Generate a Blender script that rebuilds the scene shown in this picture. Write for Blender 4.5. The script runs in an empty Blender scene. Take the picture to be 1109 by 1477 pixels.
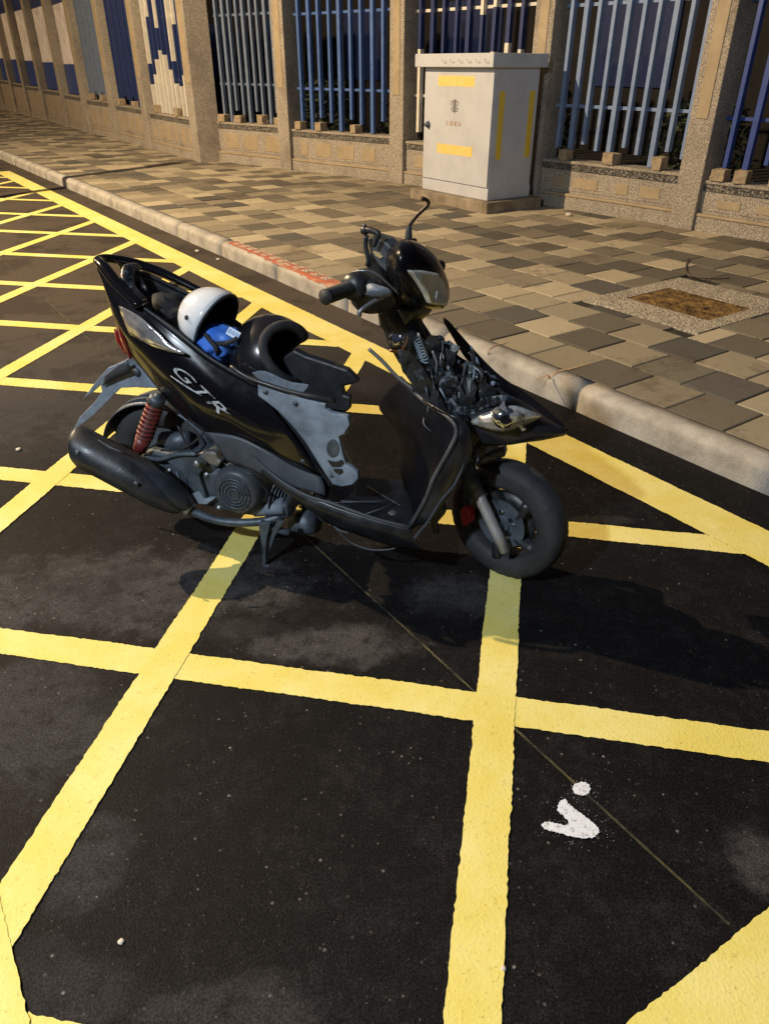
import bpy, bmesh, math, random
from mathutils import Vector, Matrix, noise
random.seed(7)
C = bpy.context.scene.collection
SC = bpy.context.scene
# ------------------------------------------------------------------ camera
CAM_H = 1.4
FPX = 1048.3
IW, IH = 1109.0, 1477.0
M = Matrix(((0.99999676, 0.00254658, 0.0), (0.00133361, -0.52368455, 0.85191122), (0.00216946, -0.85190845, -0.52368624)))
cd = bpy.data.cameras.new('camera'); cam = bpy.data.objects.new('camera', cd); C.objects.link(cam)
cx_, dn_, fw_ = M.col[0], M.col[1], M.col[2]
rm = Matrix((cx_, -dn_, -fw_)).transposed()
cam.matrix_world = Matrix.Translation((0, 0, CAM_H)) @ rm.to_4x4()
cd.sensor_fit = 'VERTICAL'; cd.sensor_height = 24.0; cd.lens = FPX / IH * 24.0
cd.clip_start = 0.05; cd.clip_end = 400
SC.camera = cam
# ------------------------------------------------------------------ world, lamps, exposure
SC.view_settings.view_transform = 'Standard'; SC.view_settings.look = 'None'
SC.view_settings.exposure = 0.55; SC.view_settings.gamma = 1.0; SC.view_settings.use_curve_mapping = False
w = bpy.data.worlds.new('World'); SC.world = w; w.use_nodes = True
bg = w.node_tree.nodes['Background']; bg.inputs['Color'].default_value = (0.35, 0.42, 0.62, 1); bg.inputs['Strength'].default_value = 0.06
AL = math.radians(-54.8)
SV = Vector((math.cos(AL), math.sin(AL), 0)); TV = Vector((-math.sin(AL), math.cos(AL), 0))
def ST(s, t, z=0.0): return SV * s + TV * t + Vector((0, 0, z))
def lamp(name, loc, target, power, col, size, cone=150, blend=0.6):
    l = bpy.data.lights.new(name, 'SPOT'); l.energy = power; l.color = col; l.shadow_soft_size = size
    l.spot_size = math.radians(cone); l.spot_blend = blend
    o = bpy.data.objects.new(name, l); C.objects.link(o); o.location = loc
    o.rotation_euler = (Vector(target) - Vector(loc)).to_track_quat('-Z', 'Y').to_euler()
    return o
WARM = ST(-8.9, -2.6, 6.5); COOL = ST(-.2, -2.9, 3.8)
WARM2 = ST(-27.0, -4.2, 8.0)
lamp('sodium_lamp_light', WARM, ST(-7.0, 3.0, 0), 4300, (1.0, 0.745, 0.46), 0.05, 165)
lamp('sodium_lamp_light', WARM2, ST(-22, 3.5, 0), 1900, (1.0, 0.70, 0.38), 0.08, 165)
lamp('led_lamp_light', COOL, ST(-1.5, 1.6, 0), 800, (0.78, 0.89, 1.0), 0.12)

# ------------------------------------------------------------------ materials
def mat(name, col, rough=0.6, metal=0.0, col2=None, nscale=8.0, bump=0.0, bscale=60.0, coat=0.0, rvar=0.0, detail=6, spec=0.5, voro=False, thr=(0.35, 0.65)):
    m = bpy.data.materials.new(name); m.use_nodes = True
    nt = m.node_tree; b = nt.nodes['Principled BSDF']
    b.inputs['Base Color'].default_value = (*col, 1); b.inputs['Roughness'].default_value = rough
    b.inputs['Metallic'].default_value = metal; b.inputs['Coat Weight'].default_value = coat
    b.inputs['Coat Roughness'].default_value = 0.05; b.inputs['Specular IOR Level'].default_value = spec
    tc = nt.nodes.new('ShaderNodeTexCoord')
    n = nt.nodes.new('ShaderNodeTexNoise'); n.inputs['Scale'].default_value = nscale; n.inputs['Detail'].default_value = detail
    n.inputs['Roughness'].default_value = 0.65
    nt.links.new(tc.outputs['Object'], n.inputs['Vector'])
    if col2:
        r = nt.nodes.new('ShaderNodeValToRGB'); r.color_ramp.elements[0].position = thr[0]; r.color_ramp.elements[1].position = thr[1]
        r.color_ramp.elements[0].color = (*col, 1); r.color_ramp.elements[1].color = (*col2, 1)
        nt.links.new(n.outputs['Fac'], r.inputs['Fac']); nt.links.new(r.outputs['Color'], b.inputs['Base Color'])
    if rvar:
        mr = nt.nodes.new('ShaderNodeMapRange'); mr.inputs[1].default_value = 0.3; mr.inputs[2].default_value = 0.7
        mr.inputs[3].default_value = max(0.02, rough - rvar); mr.inputs[4].default_value = min(1, rough + rvar)
        nt.links.new(n.outputs['Fac'], mr.inputs[0]); nt.links.new(mr.outputs[0], b.inputs['Roughness'])
    if bump:
        bp = nt.nodes.new('ShaderNodeBump'); bp.inputs['Strength'].default_value = bump; bp.inputs['Distance'].default_value = 0.004
        if voro:
            v = nt.nodes.new('ShaderNodeTexVoronoi'); v.inputs['Scale'].default_value = bscale; src = v.outputs['Distance']
        else:
            v = nt.nodes.new('ShaderNodeTexNoise'); v.inputs['Scale'].default_value = bscale; v.inputs['Detail'].default_value = 4; src = v.outputs['Fac']
        nt.links.new(tc.outputs['Object'], v.inputs['Vector']); nt.links.new(src, bp.inputs['Height'])
        nt.links.new(bp.outputs['Normal'], b.inputs['Normal'])
    return m
class NG:
    """small helper for maths in a node tree"""
    def __init__(s, nt): s.nt = nt
    def m(s, op, a, b=None, c=None, clamp=False):
        n = s.nt.nodes.new('ShaderNodeMath'); n.operation = op; n.use_clamp = clamp
        for i, v in enumerate((a, b, c)):
            if v is None: continue
            if isinstance(v, (int, float)): n.inputs[i].default_value = v
            else: s.nt.links.new(v, n.inputs[i])
        return n.outputs[0]
    def sm(s, v, lo, hi):
        n = s.nt.nodes.new('ShaderNodeMapRange'); n.interpolation_type = 'SMOOTHSTEP'; s.nt.links.new(v, n.inputs[0])
        if lo < hi: n.inputs[1].default_value = lo; n.inputs[2].default_value = hi
        else: n.inputs[1].default_value = hi; n.inputs[2].default_value = lo; n.inputs[3].default_value = 1; n.inputs[4].default_value = 0
        return n.outputs[0]
    def noise(s, vec, sc, det=5, rough=0.6):
        n = s.nt.nodes.new('ShaderNodeTexNoise'); n.inputs['Scale'].default_value = sc; n.inputs['Detail'].default_value = det
        n.inputs['Roughness'].default_value = rough; s.nt.links.new(vec, n.inputs['Vector']); return n.outputs['Fac']
    def mix(s, f, a, b):
        n = s.nt.nodes.new('ShaderNodeMix'); n.data_type = 'RGBA'
        if isinstance(f, (int, float)): n.inputs[0].default_value = f
        else: s.nt.links.new(f, n.inputs[0])
        for i, v in ((6, a), (7, b)):
            if isinstance(v, tuple): n.inputs[i].default_value = (*v, 1)
            else: s.nt.links.new(v, n.inputs[i])
        return n.outputs[2]
def px_ray(px, py): return (M @ Vector((px - IW / 2, py - IH / 2, FPX))).normalized()
def hit(px, py, O, n):
    o = Vector((0, 0, CAM_H)); r = px_ray(px, py)
    return o + r * ((Vector(O) - o).dot(n) / r.dot(n))
def gnd(px, py, z=0.0): return hit(px, py, (0, 0, z), Vector((0, 0, 1)))

def asphalt_mat():
    m = bpy.data.materials.new('asphalt'); m.use_nodes = True; nt = m.node_tree; b = nt.nodes['Principled BSDF']; g = NG(nt)
    tc = nt.nodes.new('ShaderNodeTexCoord').outputs['Object']
    sep = nt.nodes.new('ShaderNodeSeparateXYZ'); nt.links.new(tc, sep.inputs[0])
    nA = g.noise(tc, 1.7, 8, 0.7); nB = g.noise(tc, 6.0, 8, 0.75); nC = g.noise(tc, 190, 3, 0.7); nD = g.noise(tc, 0.45, 4)
    # blobs of dry grey surface: (px, py, rx metres, ry metres, weight)
    nE = g.noise(tc, 17, 10, 0.8)
    wob = g.m('ADD', g.m('MULTIPLY', g.m('SUBTRACT', nB, 0.5), 2.4), g.m('ADD', g.m('MULTIPLY', g.m('SUBTRACT', nA, 0.5), 2.0), g.m('MULTIPLY', g.m('SUBTRACT', nE, 0.5), 1.1)))
    dry = None
    blobs = [(150, 850, .56, .24, 1.0), (60, 1030, .26, .24, .7), (470, 930, .26, .08, 1.0), (650, 860, .14, .12, .7), (350, 905, .12, .06, .45), (420, 745, .15, .08, .3),
             (130, 1235, .08, .10, .55), (320, 1460, .16, .06, .5), (1095, 1240, .06, .07, .75), (110, 1440, .10, .06, .35), (870, 750, .12, .03, .35), (60, 610, .55, .26, .75), (40, 500, 1.2, .9, .7), (60, 1390, .05, .05, .2)]
    for px, py, rx, ry, wt in blobs:
        p = gnd(px, py)
        dx = g.m('DIVIDE', g.m('SUBTRACT', sep.outputs[0], p.x), rx); dy = g.m('DIVIDE', g.m('SUBTRACT', sep.outputs[1], p.y), ry)
        d = g.m('SQRT', g.m('ADD', g.m('MULTIPLY', dx, dx), g.m('MULTIPLY', dy, dy)))
        v = g.m('MULTIPLY', g.m('MULTIPLY', g.sm(g.m('ADD', d, wob), 1.20, 0.62), g.sm(nE, .30, .58)), wt)
        dry = v if dry is None else g.m('MAXIMUM', dry, v)
    # far road is dry all over
    far = g.sm(g.m('SUBTRACT', sep.outputs[1], g.m('MULTIPLY', sep.outputs[0], .55)), 3.0, 4.6)
    far = g.m('MULTIPLY', far, 0.9)
    wetfar = g.sm(g.m('ADD', nA, g.m('MULTIPLY', g.m('SUBTRACT', nB, .5), .4)), 0.50, 0.58)
    dry = g.m('MAXIMUM', dry, far)
    dry = g.m('MULTIPLY', dry, g.m('SUBTRACT', 1.0, g.m('MULTIPLY', wetfar, 0.4)))
    agg = g.sm(nC, 0.35, 0.7)
    c_dark = g.mix(agg, (0.0026, 0.0025, 0.0028), (0.0110, 0.0105, 0.0116)); c_dark = g.mix(g.sm(g.m('ADD', g.m('MULTIPLY', nB, .5), g.m('MULTIPLY', g.noise(tc, 28, 8, .8), .5)), .46, .62), c_dark, g.mix(agg, (0.006, 0.0056, 0.0058), (0.026, 0.0245, 0.025)))
    c_dry = g.mix(agg, (0.036, 0.034, 0.034), (0.088, 0.083, 0.082))
    c_dry = g.mix(g.sm(sep.outputs[1], 3.0, 5.0), c_dry, g.mix(agg, (.045, .036, .028), (.12, .10, .080)))  # dry asphalt farther off is browned, painting in the sodium light on it
    col = g.mix(dry, c_dark, c_dry)
    # pale chips
    vo = nt.nodes.new('ShaderNodeTexVoronoi'); vo.inputs['Scale'].default_value = 46; nt.links.new(tc, vo.inputs['Vector'])
    sr = nt.nodes.new('ShaderNodeSeparateColor'); nt.links.new(vo.outputs['Color'], sr.inputs[0])
    chip = g.m('MULTIPLY', g.sm(vo.outputs['Distance'], 0.20, 0.10), g.sm(sr.outputs[0], 0.88, 0.98))
    chipc = g.mix(sr.outputs[1], (0.05, 0.045, 0.04), (0.26, 0.24, 0.21))
    col = g.mix(g.m('MULTIPLY', chip, 0.75), col, chipc)
    for sc_, lo_, hi_, am_ in ((85, .95, 1.0, .6), (170, .93, .99, .45)):
        v3 = nt.nodes.new('ShaderNodeTexVoronoi'); v3.inputs['Scale'].default_value = sc_; nt.links.new(tc, v3.inputs['Vector'])
        s3 = nt.nodes.new('ShaderNodeSeparateColor'); nt.links.new(v3.outputs['Color'], s3.inputs[0])
        ch3 = g.m('MULTIPLY', g.sm(v3.outputs['Distance'], .34, .16), g.sm(s3.outputs[0], lo_, hi_))
        col = g.mix(g.m('MULTIPLY', ch3, am_), col, g.mix(s3.outputs[1], (.03, .027, .025), (.20, .18, .16)))
    nt.links.new(col, b.inputs['Base Color'])
    rg = g.m('ADD', 0.62, g.m('MULTIPLY', dry, 0.30)); rg = g.m('ADD', rg, g.m('MULTIPLY', g.m('SUBTRACT', nB, .5), .3))
    nt.links.new(rg, b.inputs['Roughness'])
    b.inputs['Specular IOR Level'].default_value = 0.10
    bp = nt.nodes.new('ShaderNodeBump'); bp.inputs['Strength'].default_value = 0.28; bp.inputs['Distance'].default_value = 0.003
    v2 = nt.nodes.new('ShaderNodeTexVoronoi'); v2.inputs['Scale'].default_value = 300; nt.links.new(tc, v2.inputs['Vector'])
    h = g.m('ADD', v2.outputs['Distance'], g.m('MULTIPLY', nC, 0.6)); nt.links.new(h, bp.inputs['Height']); nt.links.new(bp.outputs['Normal'], b.inputs['Normal'])
    return m
def yellow_mat():
    m = bpy.data.materials.new('yellow_road_paint'); m.use_nodes = True; nt = m.node_tree; b = nt.nodes['Principled BSDF']; g = NG(nt)
    tc = nt.nodes.new('ShaderNodeTexCoord').outputs['Object']
    n1 = g.noise(tc, 3.0, 8, .7); n2 = g.noise(tc, 40, 5, .6); n3 = g.noise(tc, 150, 2, .5)
    c = g.mix(g.sm(n1, .35, .7), (0.68, 0.57, 0.13), (0.76, 0.68, 0.27))
    c = g.mix(g.m('MULTIPLY', g.sm(n2, .62, .74), .35), c, (0.36, 0.25, 0.06))
    c = g.mix(g.m('MULTIPLY', g.sm(n3, .66, .74), .55), c, (0.25, 0.19, 0.07)); n4 = g.noise(tc, 1.1, 6, .75); c = g.mix(g.m('MULTIPLY', g.sm(n4, .55, .72), .55), c, (0.86, 0.78, 0.42)); n5 = g.noise(tc, 12, 8, .8); c = g.mix(g.m('MULTIPLY', g.sm(n5, .56, .74), .50), c, (0.40, 0.31, 0.10)); vc = nt.nodes.new('ShaderNodeTexVoronoi'); vc.feature = 'DISTANCE_TO_EDGE'; vc.inputs['Scale'].default_value = 2.2; nt.links.new(tc, vc.inputs['Vector']); c = g.mix(g.m('MULTIPLY', g.m('MULTIPLY', g.sm(vc.outputs['Distance'], .006, .001), g.sm(n1, .55, .7)), .25), c, (0.10, 0.08, 0.04))
    nt.links.new(c, b.inputs['Base Color']); b.inputs['Roughness'].default_value = .75; b.inputs['Specular IOR Level'].default_value = .3
    bp = nt.nodes.new('ShaderNodeBump'); bp.inputs['Strength'].default_value = .4; bp.inputs['Distance'].default_value = .003
    nt.links.new(n3, bp.inputs['Height']); nt.links.new(bp.outputs['Normal'], b.inputs['Normal'])
    return m
def paver_mat():
    m = bpy.data.materials.new('paver_concrete'); m.use_nodes = True; nt = m.node_tree; b = nt.nodes['Principled BSDF']; g = NG(nt)
    tc = nt.nodes.new('ShaderNodeTexCoord').outputs['Object']
    at = nt.nodes.new('ShaderNodeAttribute'); at.attribute_name = 'tone'; at.attribute_type = 'GEOMETRY'
    n1 = g.noise(tc, 2.2, 6, .65); n2 = g.noise(tc, 30, 5, .6); n3 = g.noise(tc, 220, 3, .6)
    mm = nt.nodes.new('ShaderNodeMix'); mm.data_type = 'RGBA'; mm.blend_type = 'MULTIPLY'; mm.inputs[0].default_value = 1
    f = g.m('ADD', 0.50, g.m('ADD', g.m('MULTIPLY', n1, .45), g.m('ADD', g.m('MULTIPLY', n2, .30), g.m('MULTIPLY', n3, .35))))
    cc = nt.nodes.new('ShaderNodeCombineColor'); [nt.links.new(f, cc.inputs[i]) for i in range(3)]
    nt.links.new(at.outputs['Color'], mm.inputs[6]); nt.links.new(cc.outputs[0], mm.inputs[7])
    st = g.m('MULTIPLY', g.sm(g.m('ADD', n1, g.m('MULTIPLY', n2, .35)), .70, .86), .55)
    col = g.mix(st, mm.outputs[2], (0.075, 0.055, 0.035))
    nt.links.new(col, b.inputs['Base Color']); b.inputs['Roughness'].default_value = .82; b.inputs['Specular IOR Level'].default_value = .3
    bp = nt.nodes.new('ShaderNodeBump'); bp.inputs['Strength'].default_value = .35; bp.inputs['Distance'].default_value = .003
    nt.links.new(g.m('ADD', n3, n2), bp.inputs['Height']); nt.links.new(bp.outputs['Normal'], b.inputs['Normal'])
    return m
def pebble_mat(name, c1, c2, sc=90):
    m = bpy.data.materials.new(name); m.use_nodes = True; nt = m.node_tree; b = nt.nodes['Principled BSDF']; g = NG(nt)
    tc = nt.nodes.new('ShaderNodeTexCoord').outputs['Object']
    v = nt.nodes.new('ShaderNodeTexVoronoi'); v.inputs['Scale'].default_value = sc; nt.links.new(tc, v.inputs['Vector'])
    sr = nt.nodes.new('ShaderNodeSeparateColor'); nt.links.new(v.outputs['Color'], sr.inputs[0])
    n1 = g.noise(tc, 2.5, 6, .7)
    c = g.mix(sr.outputs[0], c1, c2); c = g.mix(g.sm(v.outputs['Distance'], .35, .75), c, tuple(x * .6 for x in c1))
    c = g.mix(g.m('MULTIPLY', g.sm(n1, .45, .72), .6), c, tuple(x * .40 for x in c1))
    nt.links.new(c, b.inputs['Base Color']); b.inputs['Roughness'].default_value = .85
    bp = nt.nodes.new('ShaderNodeBump'); bp.inputs['Strength'].default_value = .9; bp.inputs['Distance'].default_value = .006; bp.invert = True
    nt.links.new(v.outputs['Distance'], bp.inputs['Height']); nt.links.new(bp.outputs['Normal'], b.inputs['Normal'])
    return m
MA = dict(
 asphalt=asphalt_mat(), yellow=yellow_mat(), paver=paver_mat(),
 joint=mat('joint_soil', (.012, .010, .007), .95, col2=(.04, .032, .02), nscale=20),
 kerb=mat('kerb_concrete', (.40, .375, .33), .88, col2=(.16, .145, .12), nscale=6, bump=.6, bscale=130, detail=14, thr=(.42, .78)),
 pebble=pebble_mat('pebble_dash', (.34, .29, .225), (.56, .50, .41), 110),
 gravelring=pebble_mat('pebble_concrete', (.36, .31, .23), (.62, .55, .42), 75),
 plaque=mat('cream_plaque', (.38, .30, .19), .7, col2=(.30, .23, .14), nscale=6, bump=.2, bscale=60),
 mosaic=pebble_mat('mosaic_strip', (.06, .055, .05), (.30, .27, .22), 55),
 stone=mat('rough_block', (.36, .28, .18), .85, col2=(.24, .18, .11), nscale=14, bump=.5, bscale=60),
 pale_blue=mat('pale_blue_paint', (.20, .27, .42), .45, col2=(.15, .22, .37), nscale=9),
 blue=mat('blue_paint', (.08, .15, .36), .42, col2=(.055, .11, .29), nscale=9),
 deep_blue=mat('deep_blue_paint', (.035, .07, .26), .42, col2=(.025, .05, .2), nscale=9),
 dark_blue=mat('dark_blue_paint', (.015, .03, .12), .5, col2=(.01, .022, .09), nscale=9),
 grey_blue=mat('grey_blue_paint', (.16, .20, .28), .45, col2=(.12, .16, .23), nscale=9),
 white=mat('white_paint', (.72, .68, .58), .5, col2=(.60, .56, .47), nscale=9),
 cabinet=mat('cabinet_grey', (.50, .52, .55), .45, col2=(.36, .37, .39), nscale=3.5, rvar=.1, thr=(.45, .85), detail=10),
 concrete=mat('plinth_concrete', (.33, .27, .19), .9, col2=(.16, .125, .085), nscale=5, bump=.4, bscale=60),
 tape=mat('yellow_tape', (.78, .55, .05), .4, col2=(.70, .47, .04), nscale=20),
 tape_f=mat('faded_yellow_tape', (.80, .52, .10), .55, col2=(.76, .56, .22), nscale=12),
 ink=mat('faded_print', (.20, .17, .14), .6), ink2=mat('faded_brown_print', (.45, .28, .16), .6),
 rust=mat('rusty_iron', (.05, .025, .010), .7, col2=(.36, .22, .06), nscale=11, detail=10, thr=(.38, .68), bump=1.0, bscale=55, metal=.2),
 spray=mat('white_spray_paint', (.66, .69, .74), .8, col2=(.10, .10, .11), nscale=130, thr=(.52, .72), detail=8),
 redpaint=mat('worn_red_paint', (.36, .10, .05), .8, col2=(.36, .27, .18), nscale=13, detail=10, thr=(.50, .68)),
 orange=mat('orange_spray', (.36, .19, .09), .8, col2=(.38, .30, .21), nscale=26, thr=(.42, .58)),
 chalk=mat('chalk_line', (.10, .085, .03), .9, col2=(.012, .011, .009), nscale=9, thr=(.40, .58)),
 gloss=mat('gloss_black', (.005, .005, .007), .20, coat=.35, nscale=30, rvar=.06, spec=.25),
 shield=mat('worn_black_panel', (.004, .004, .006), .5, col2=(.008, .009, .012), nscale=12, rvar=.1, spec=.04),
 skirt=mat('scratched_black_skirt', (.007, .008, .010), .36, col2=(.028, .033, .040), nscale=9, rvar=.12, detail=12, thr=(.45, .75), bump=.1, bscale=80),
 satin=mat('satin_black', (.004, .004, .006), .25, nscale=20, rvar=.06, spec=.25),
 frost=mat('frosted_lamp_lens', (.72, .70, .63), .35, col2=(.52, .50, .45), nscale=30),
 stem=mat('dark_bronze_stem', (.05, .032, .022), .4, metal=.5),
 glass=mat('silvery_lamp_glass', (.75, .74, .72), .25, metal=.45, col2=(.42, .38, .30), nscale=40, coat=1, bump=.5, bscale=50, thr=(.4,.6)),
 black=mat('black_plastic', (.012, .013, .016), .42, col2=(.022, .024, .028), nscale=14, rvar=.15, bump=.15, bscale=90),
 scuffed=mat('scuffed_plastic', (.008, .010, .013), .36, col2=(.14, .175, .22), nscale=62, rvar=.2, bump=.35, bscale=40, thr=(.50, .76)),
 dullgrey=mat('dull_grey_plastic', (.035, .040, .050), .5, col2=(.06, .068, .08), nscale=10, rvar=.12),
 bluegrey=mat('dusty_blue_grey_plastic', (.11, .135, .17), .6, col2=(.26, .31, .375), nscale=11, detail=12, rvar=.1, bump=.15, bscale=50),
 engine=mat('grimy_aluminium', (.045, .058, .075), .5, metal=.35, col2=(.11, .135, .16), nscale=18, bump=.4, bscale=45),
 alu=mat('cast_aluminium', (.32, .33, .34), .4, metal=.7, col2=(.20, .20, .21), nscale=20),
 chrome=mat('chrome', (.7, .72, .75), .12, metal=1.0),
 rubber=mat('tyre_rubber', (.014, .015, .017), .72, col2=(.035, .037, .040), nscale=12, bump=.3, bscale=60),
 muffler=mat('muffler_black', (.012, .015, .020), .38, col2=(.030, .036, .045), nscale=14, rvar=.12, bump=.15, bscale=30),
 red=mat('red_spring', (.16, .018, .018), .45, col2=(.10, .03, .025), nscale=25),
 redcal=mat('red_caliper', (.42, .02, .03), .4),
 lens=mat('clear_lens', (.52, .50, .50), .12, metal=.55, col2=(.20, .19, .20), nscale=14, coat=1, bump=.5, bscale=22),
 redlens=mat('red_lens', (.20, .008, .012), .15, coat=1.0),
 amber=mat('yellowed_lens', (.55, .45, .18), .25, col2=(.35, .27, .15), nscale=20, coat=1),
 helmetw=mat('white_helmet_shell', (.72, .74, .76), .18, coat=1, col2=(.62, .65, .68), nscale=5),
 helmetb=mat('black_helmet_shell', (.010, .010, .012), .22, coat=.6, spec=.7),
 foam=mat('black_lining', (.016, .017, .02), .85, col2=(.03, .031, .035), nscale=25, bump=.4, bscale=60),
 bluebag=mat('blue_plastic_bag', (.03, .14, .62), .35, col2=(.10, .25, .72), nscale=12, bump=.6, bscale=18),
 label=mat('pale_label', (.62, .72, .80), .5), bluet=mat('blue_print', (.03, .12, .5), .5),
 decal=mat('white_decal', (.50, .52, .56), .3, coat=.4, col2=(.05, .05, .06), nscale=26, thr=(.48, .62)),
 steel=mat('fork_steel', (.55, .54, .53), .42, metal=.55, col2=(.34, .32, .29), nscale=16),
 copper=mat('coppery_trim', (.30, .16, .09), .35, metal=.7),
 leaf=mat('dark_foliage', (.020, .030, .012), .7, col2=(.04, .05, .018), nscale=10),
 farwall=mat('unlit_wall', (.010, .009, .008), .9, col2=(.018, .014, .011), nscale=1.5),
 soil=mat('dark_soil', (.02, .016, .012), .95, col2=(.04, .03, .02), nscale=4),
 twig=mat('dry_twig', (.07, .045, .025), .85), litter=mat('pale_litter', (.55, .50, .42), .8),
 pinkwhite=mat('pinkish_white_paint', (.86, .80, .76), .6, col2=(.45, .36, .33), nscale=2.0, detail=3, thr=(.45, .75)),
)
# ------------------------------------------------------------------ mesh helpers
def link(name, me, m, parent=None, smooth=False):
    o = bpy.data.objects.new(name, me); C.objects.link(o)
    if m is not None: me.materials.append(m)
    if smooth:
        for p in me.polygons: p.use_smooth = True
    if parent is not None: o.parent = parent
    return o
def from_bm(name, bm, m, parent=None, smooth=False, norm=True):
    if norm: bmesh.ops.recalc_face_normals(bm, faces=bm.faces)
    me = bpy.data.meshes.new(name); bm.to_mesh(me); bm.free()
    return link(name, me, m, parent, smooth)
def bevel(o, w=.004, seg=2, ang=35):
    b = o.modifiers.new('bevel', 'BEVEL'); b.width = w; b.segments = seg; b.limit_method = 'ANGLE'; b.angle_limit = math.radians(ang); return o
def solid(o, t, off=-1):
    s = o.modifiers.new('solid', 'SOLIDIFY'); s.thickness = t; s.offset = off; return o
def thing(name, label, cat, loc=(0, 0, 0), rz=0, group=None):
    o = bpy.data.objects.new(name, None); C.objects.link(o); o.location = loc; o.rotation_euler = (0, 0, rz)
    o['label'] = label; o['category'] = cat
    if group: o['group'] = group
    return o
def tag(o, label, cat, group=None):
    o['label'] = label; o['category'] = cat
    if group: o['group'] = group
    return o
def struct(o): o['kind'] = 'structure'; return o
def hexa(bm, P):
    """P: 8 corners, bottom ring then top ring"""
    v = [bm.verts.new(p) for p in P]
    for f in ((3, 2, 1, 0), (4, 5, 6, 7), (0, 1, 5, 4), (1, 2, 6, 5), (2, 3, 7, 6), (3, 0, 4, 7)): bm.faces.new([v[i] for i in f])
def box(bm, o, ex, ey, x0, x1, y0, y1, z0, z1):
    """box in a frame: origin o, horizontal unit axes ex, ey"""
    Z = Vector((0, 0, 1)); o = Vector(o)
    hexa(bm, [o + ex * a + ey * b + Z * c for c in (z0, z1) for a, b in ((x0, y0), (x1, y0), (x1, y1), (x0, y1))])
def catmull(P, n):
    P = [Vector(p) for p in P]
    if len(P) < 3 or n <= 1:
        if len(P) == 2 and n > 1: return [P[0].lerp(P[1], i / n) for i in range(n + 1)]
        return P
    Q = [P[0] * 2 - P[1]] + P + [P[-1] * 2 - P[-2]]; out = []
    for i in range(1, len(Q) - 2):
        a, b, c, d = Q[i - 1:i + 3]
        for k in range(n):
            t = k / n
            out.append(.5 * ((2 * b) + (c - a) * t + (2 * a - 5 * b + 4 * c - d) * t * t + (3 * b - a - 3 * c + d) * t ** 3))
    out.append(P[-1]); return out
def sweep(bm, P, R, seg=10, sm=4, flat=1.0, caps=True):
    """tube along P with radii R (number or list)"""
    if isinstance(R, (int, float)): R = [R] * len(P)
    PR = catmull([Vector((*p, 0)) for p in P], 1) if False else None
    pts = catmull(P, sm); n = len(pts); m = len(P)
    rad = []
    for i in range(n):
        u = i / (n - 1) * (m - 1); k = min(int(u), m - 2); rad.append(R[k] + (R[k + 1] - R[k]) * (u - k))
    T = [(pts[min(i + 1, n - 1)] - pts[max(i - 1, 0)]).normalized() for i in range(n)]
    up = Vector((0, 0, 1)) if abs(T[0].z) < .9 else Vector((1, 0, 0))
    U = (up - T[0] * up.dot(T[0])).normalized(); rings = []
    for i in range(n):
        U = (U - T[i] * U.dot(T[i])).normalized(); V = T[i].cross(U)
        rings.append([bm.verts.new(pts[i] + (U * math.cos(a) * flat + V * math.sin(a)) * rad[i]) for a in [2 * math.pi * k / seg for k in range(seg)]])
    for i in range(n - 1):
        for k in range(seg): bm.faces.new([rings[i][k], rings[i][(k + 1) % seg], rings[i + 1][(k + 1) % seg], rings[i + 1][k]])
    if caps: bm.faces.new(rings[0][::-1]); bm.faces.new(rings[-1])
def tube(name, P, R, m, parent=None, seg=10, sm=4, flat=1.0):
    bm = bmesh.new(); sweep(bm, P, R, seg, sm, flat); return from_bm(name, bm, m, parent, True)
def grid_bm(rows, nu=5, nv=4):
    rows = [catmull(r, nu) for r in rows]
    cols = [catmull([r[i] for r in rows], nv) for i in range(len(rows[0]))]
    bm = bmesh.new(); V = [[bm.verts.new(p) for p in c] for c in cols]
    for i in range(len(V) - 1):
        for j in range(len(V[0]) - 1): bm.faces.new([V[i][j], V[i + 1][j], V[i + 1][j + 1], V[i][j + 1]])
    return bm
def sheet(name, rows, m, parent=None, thick=.004, nu=5, nv=4):
    o = from_bm(name, grid_bm(rows, nu, nv), m, parent, True, norm=True); solid(o, thick, 0); return o
def plate_bm(bm, pts, vec):
    pts = [Vector(p) for p in pts]; vec = Vector(vec)
    a = [bm.verts.new(p) for p in pts]; b = [bm.verts.new(p + vec) for p in pts]
    fs = [bm.faces.new(a), bm.faces.new(b[::-1])]
    n = len(pts)
    for i in range(n): bm.faces.new([a[i], b[i], b[(i + 1) % n], a[(i + 1) % n]])
    bm.normal_update()
    bmesh.ops.triangulate(bm, faces=fs)
def plate(name, pts, vec, m, parent=None, bev=.003):
    bm = bmesh.new(); plate_bm(bm, pts, vec); o = from_bm(name, bm, m, parent)
    if bev: bevel(o, bev, 2)
    return o
def lathe_bm(bm, prof, O, ax, seg=32, closed=False):
    """prof: (radius, distance along ax)"""
    O = Vector(O); ax = Vector(ax).normalized(); u = ax.orthogonal().normalized(); v = ax.cross(u); rings = []
    for r, h in prof:
        if r < 1e-5: rings.append([bm.verts.new(O + ax * h)])
        else: rings.append([bm.verts.new(O + ax * h + (u * math.cos(2 * math.pi * k / seg) + v * math.sin(2 * math.pi * k / seg)) * r) for k in range(seg)])
    if closed: rings.append(rings[0])
    for A, B in zip(rings, rings[1:]):
        for k in range(seg):
            k2 = (k + 1) % seg
            if len(A) == 1 and len(B) == 1: continue
            if len(A) == 1: bm.faces.new([A[0], B[k2], B[k]])
            elif len(B) == 1: bm.faces.new([A[k], A[k2], B[0]])
            else: bm.faces.new([A[k], A[k2], B[k2], B[k]])
def lathe(name, prof, O, ax, m, parent=None, seg=32, closed=False):
    bm = bmesh.new(); lathe_bm(bm, prof, O, ax, seg, closed); return from_bm(name, bm, m, parent, True)
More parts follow.
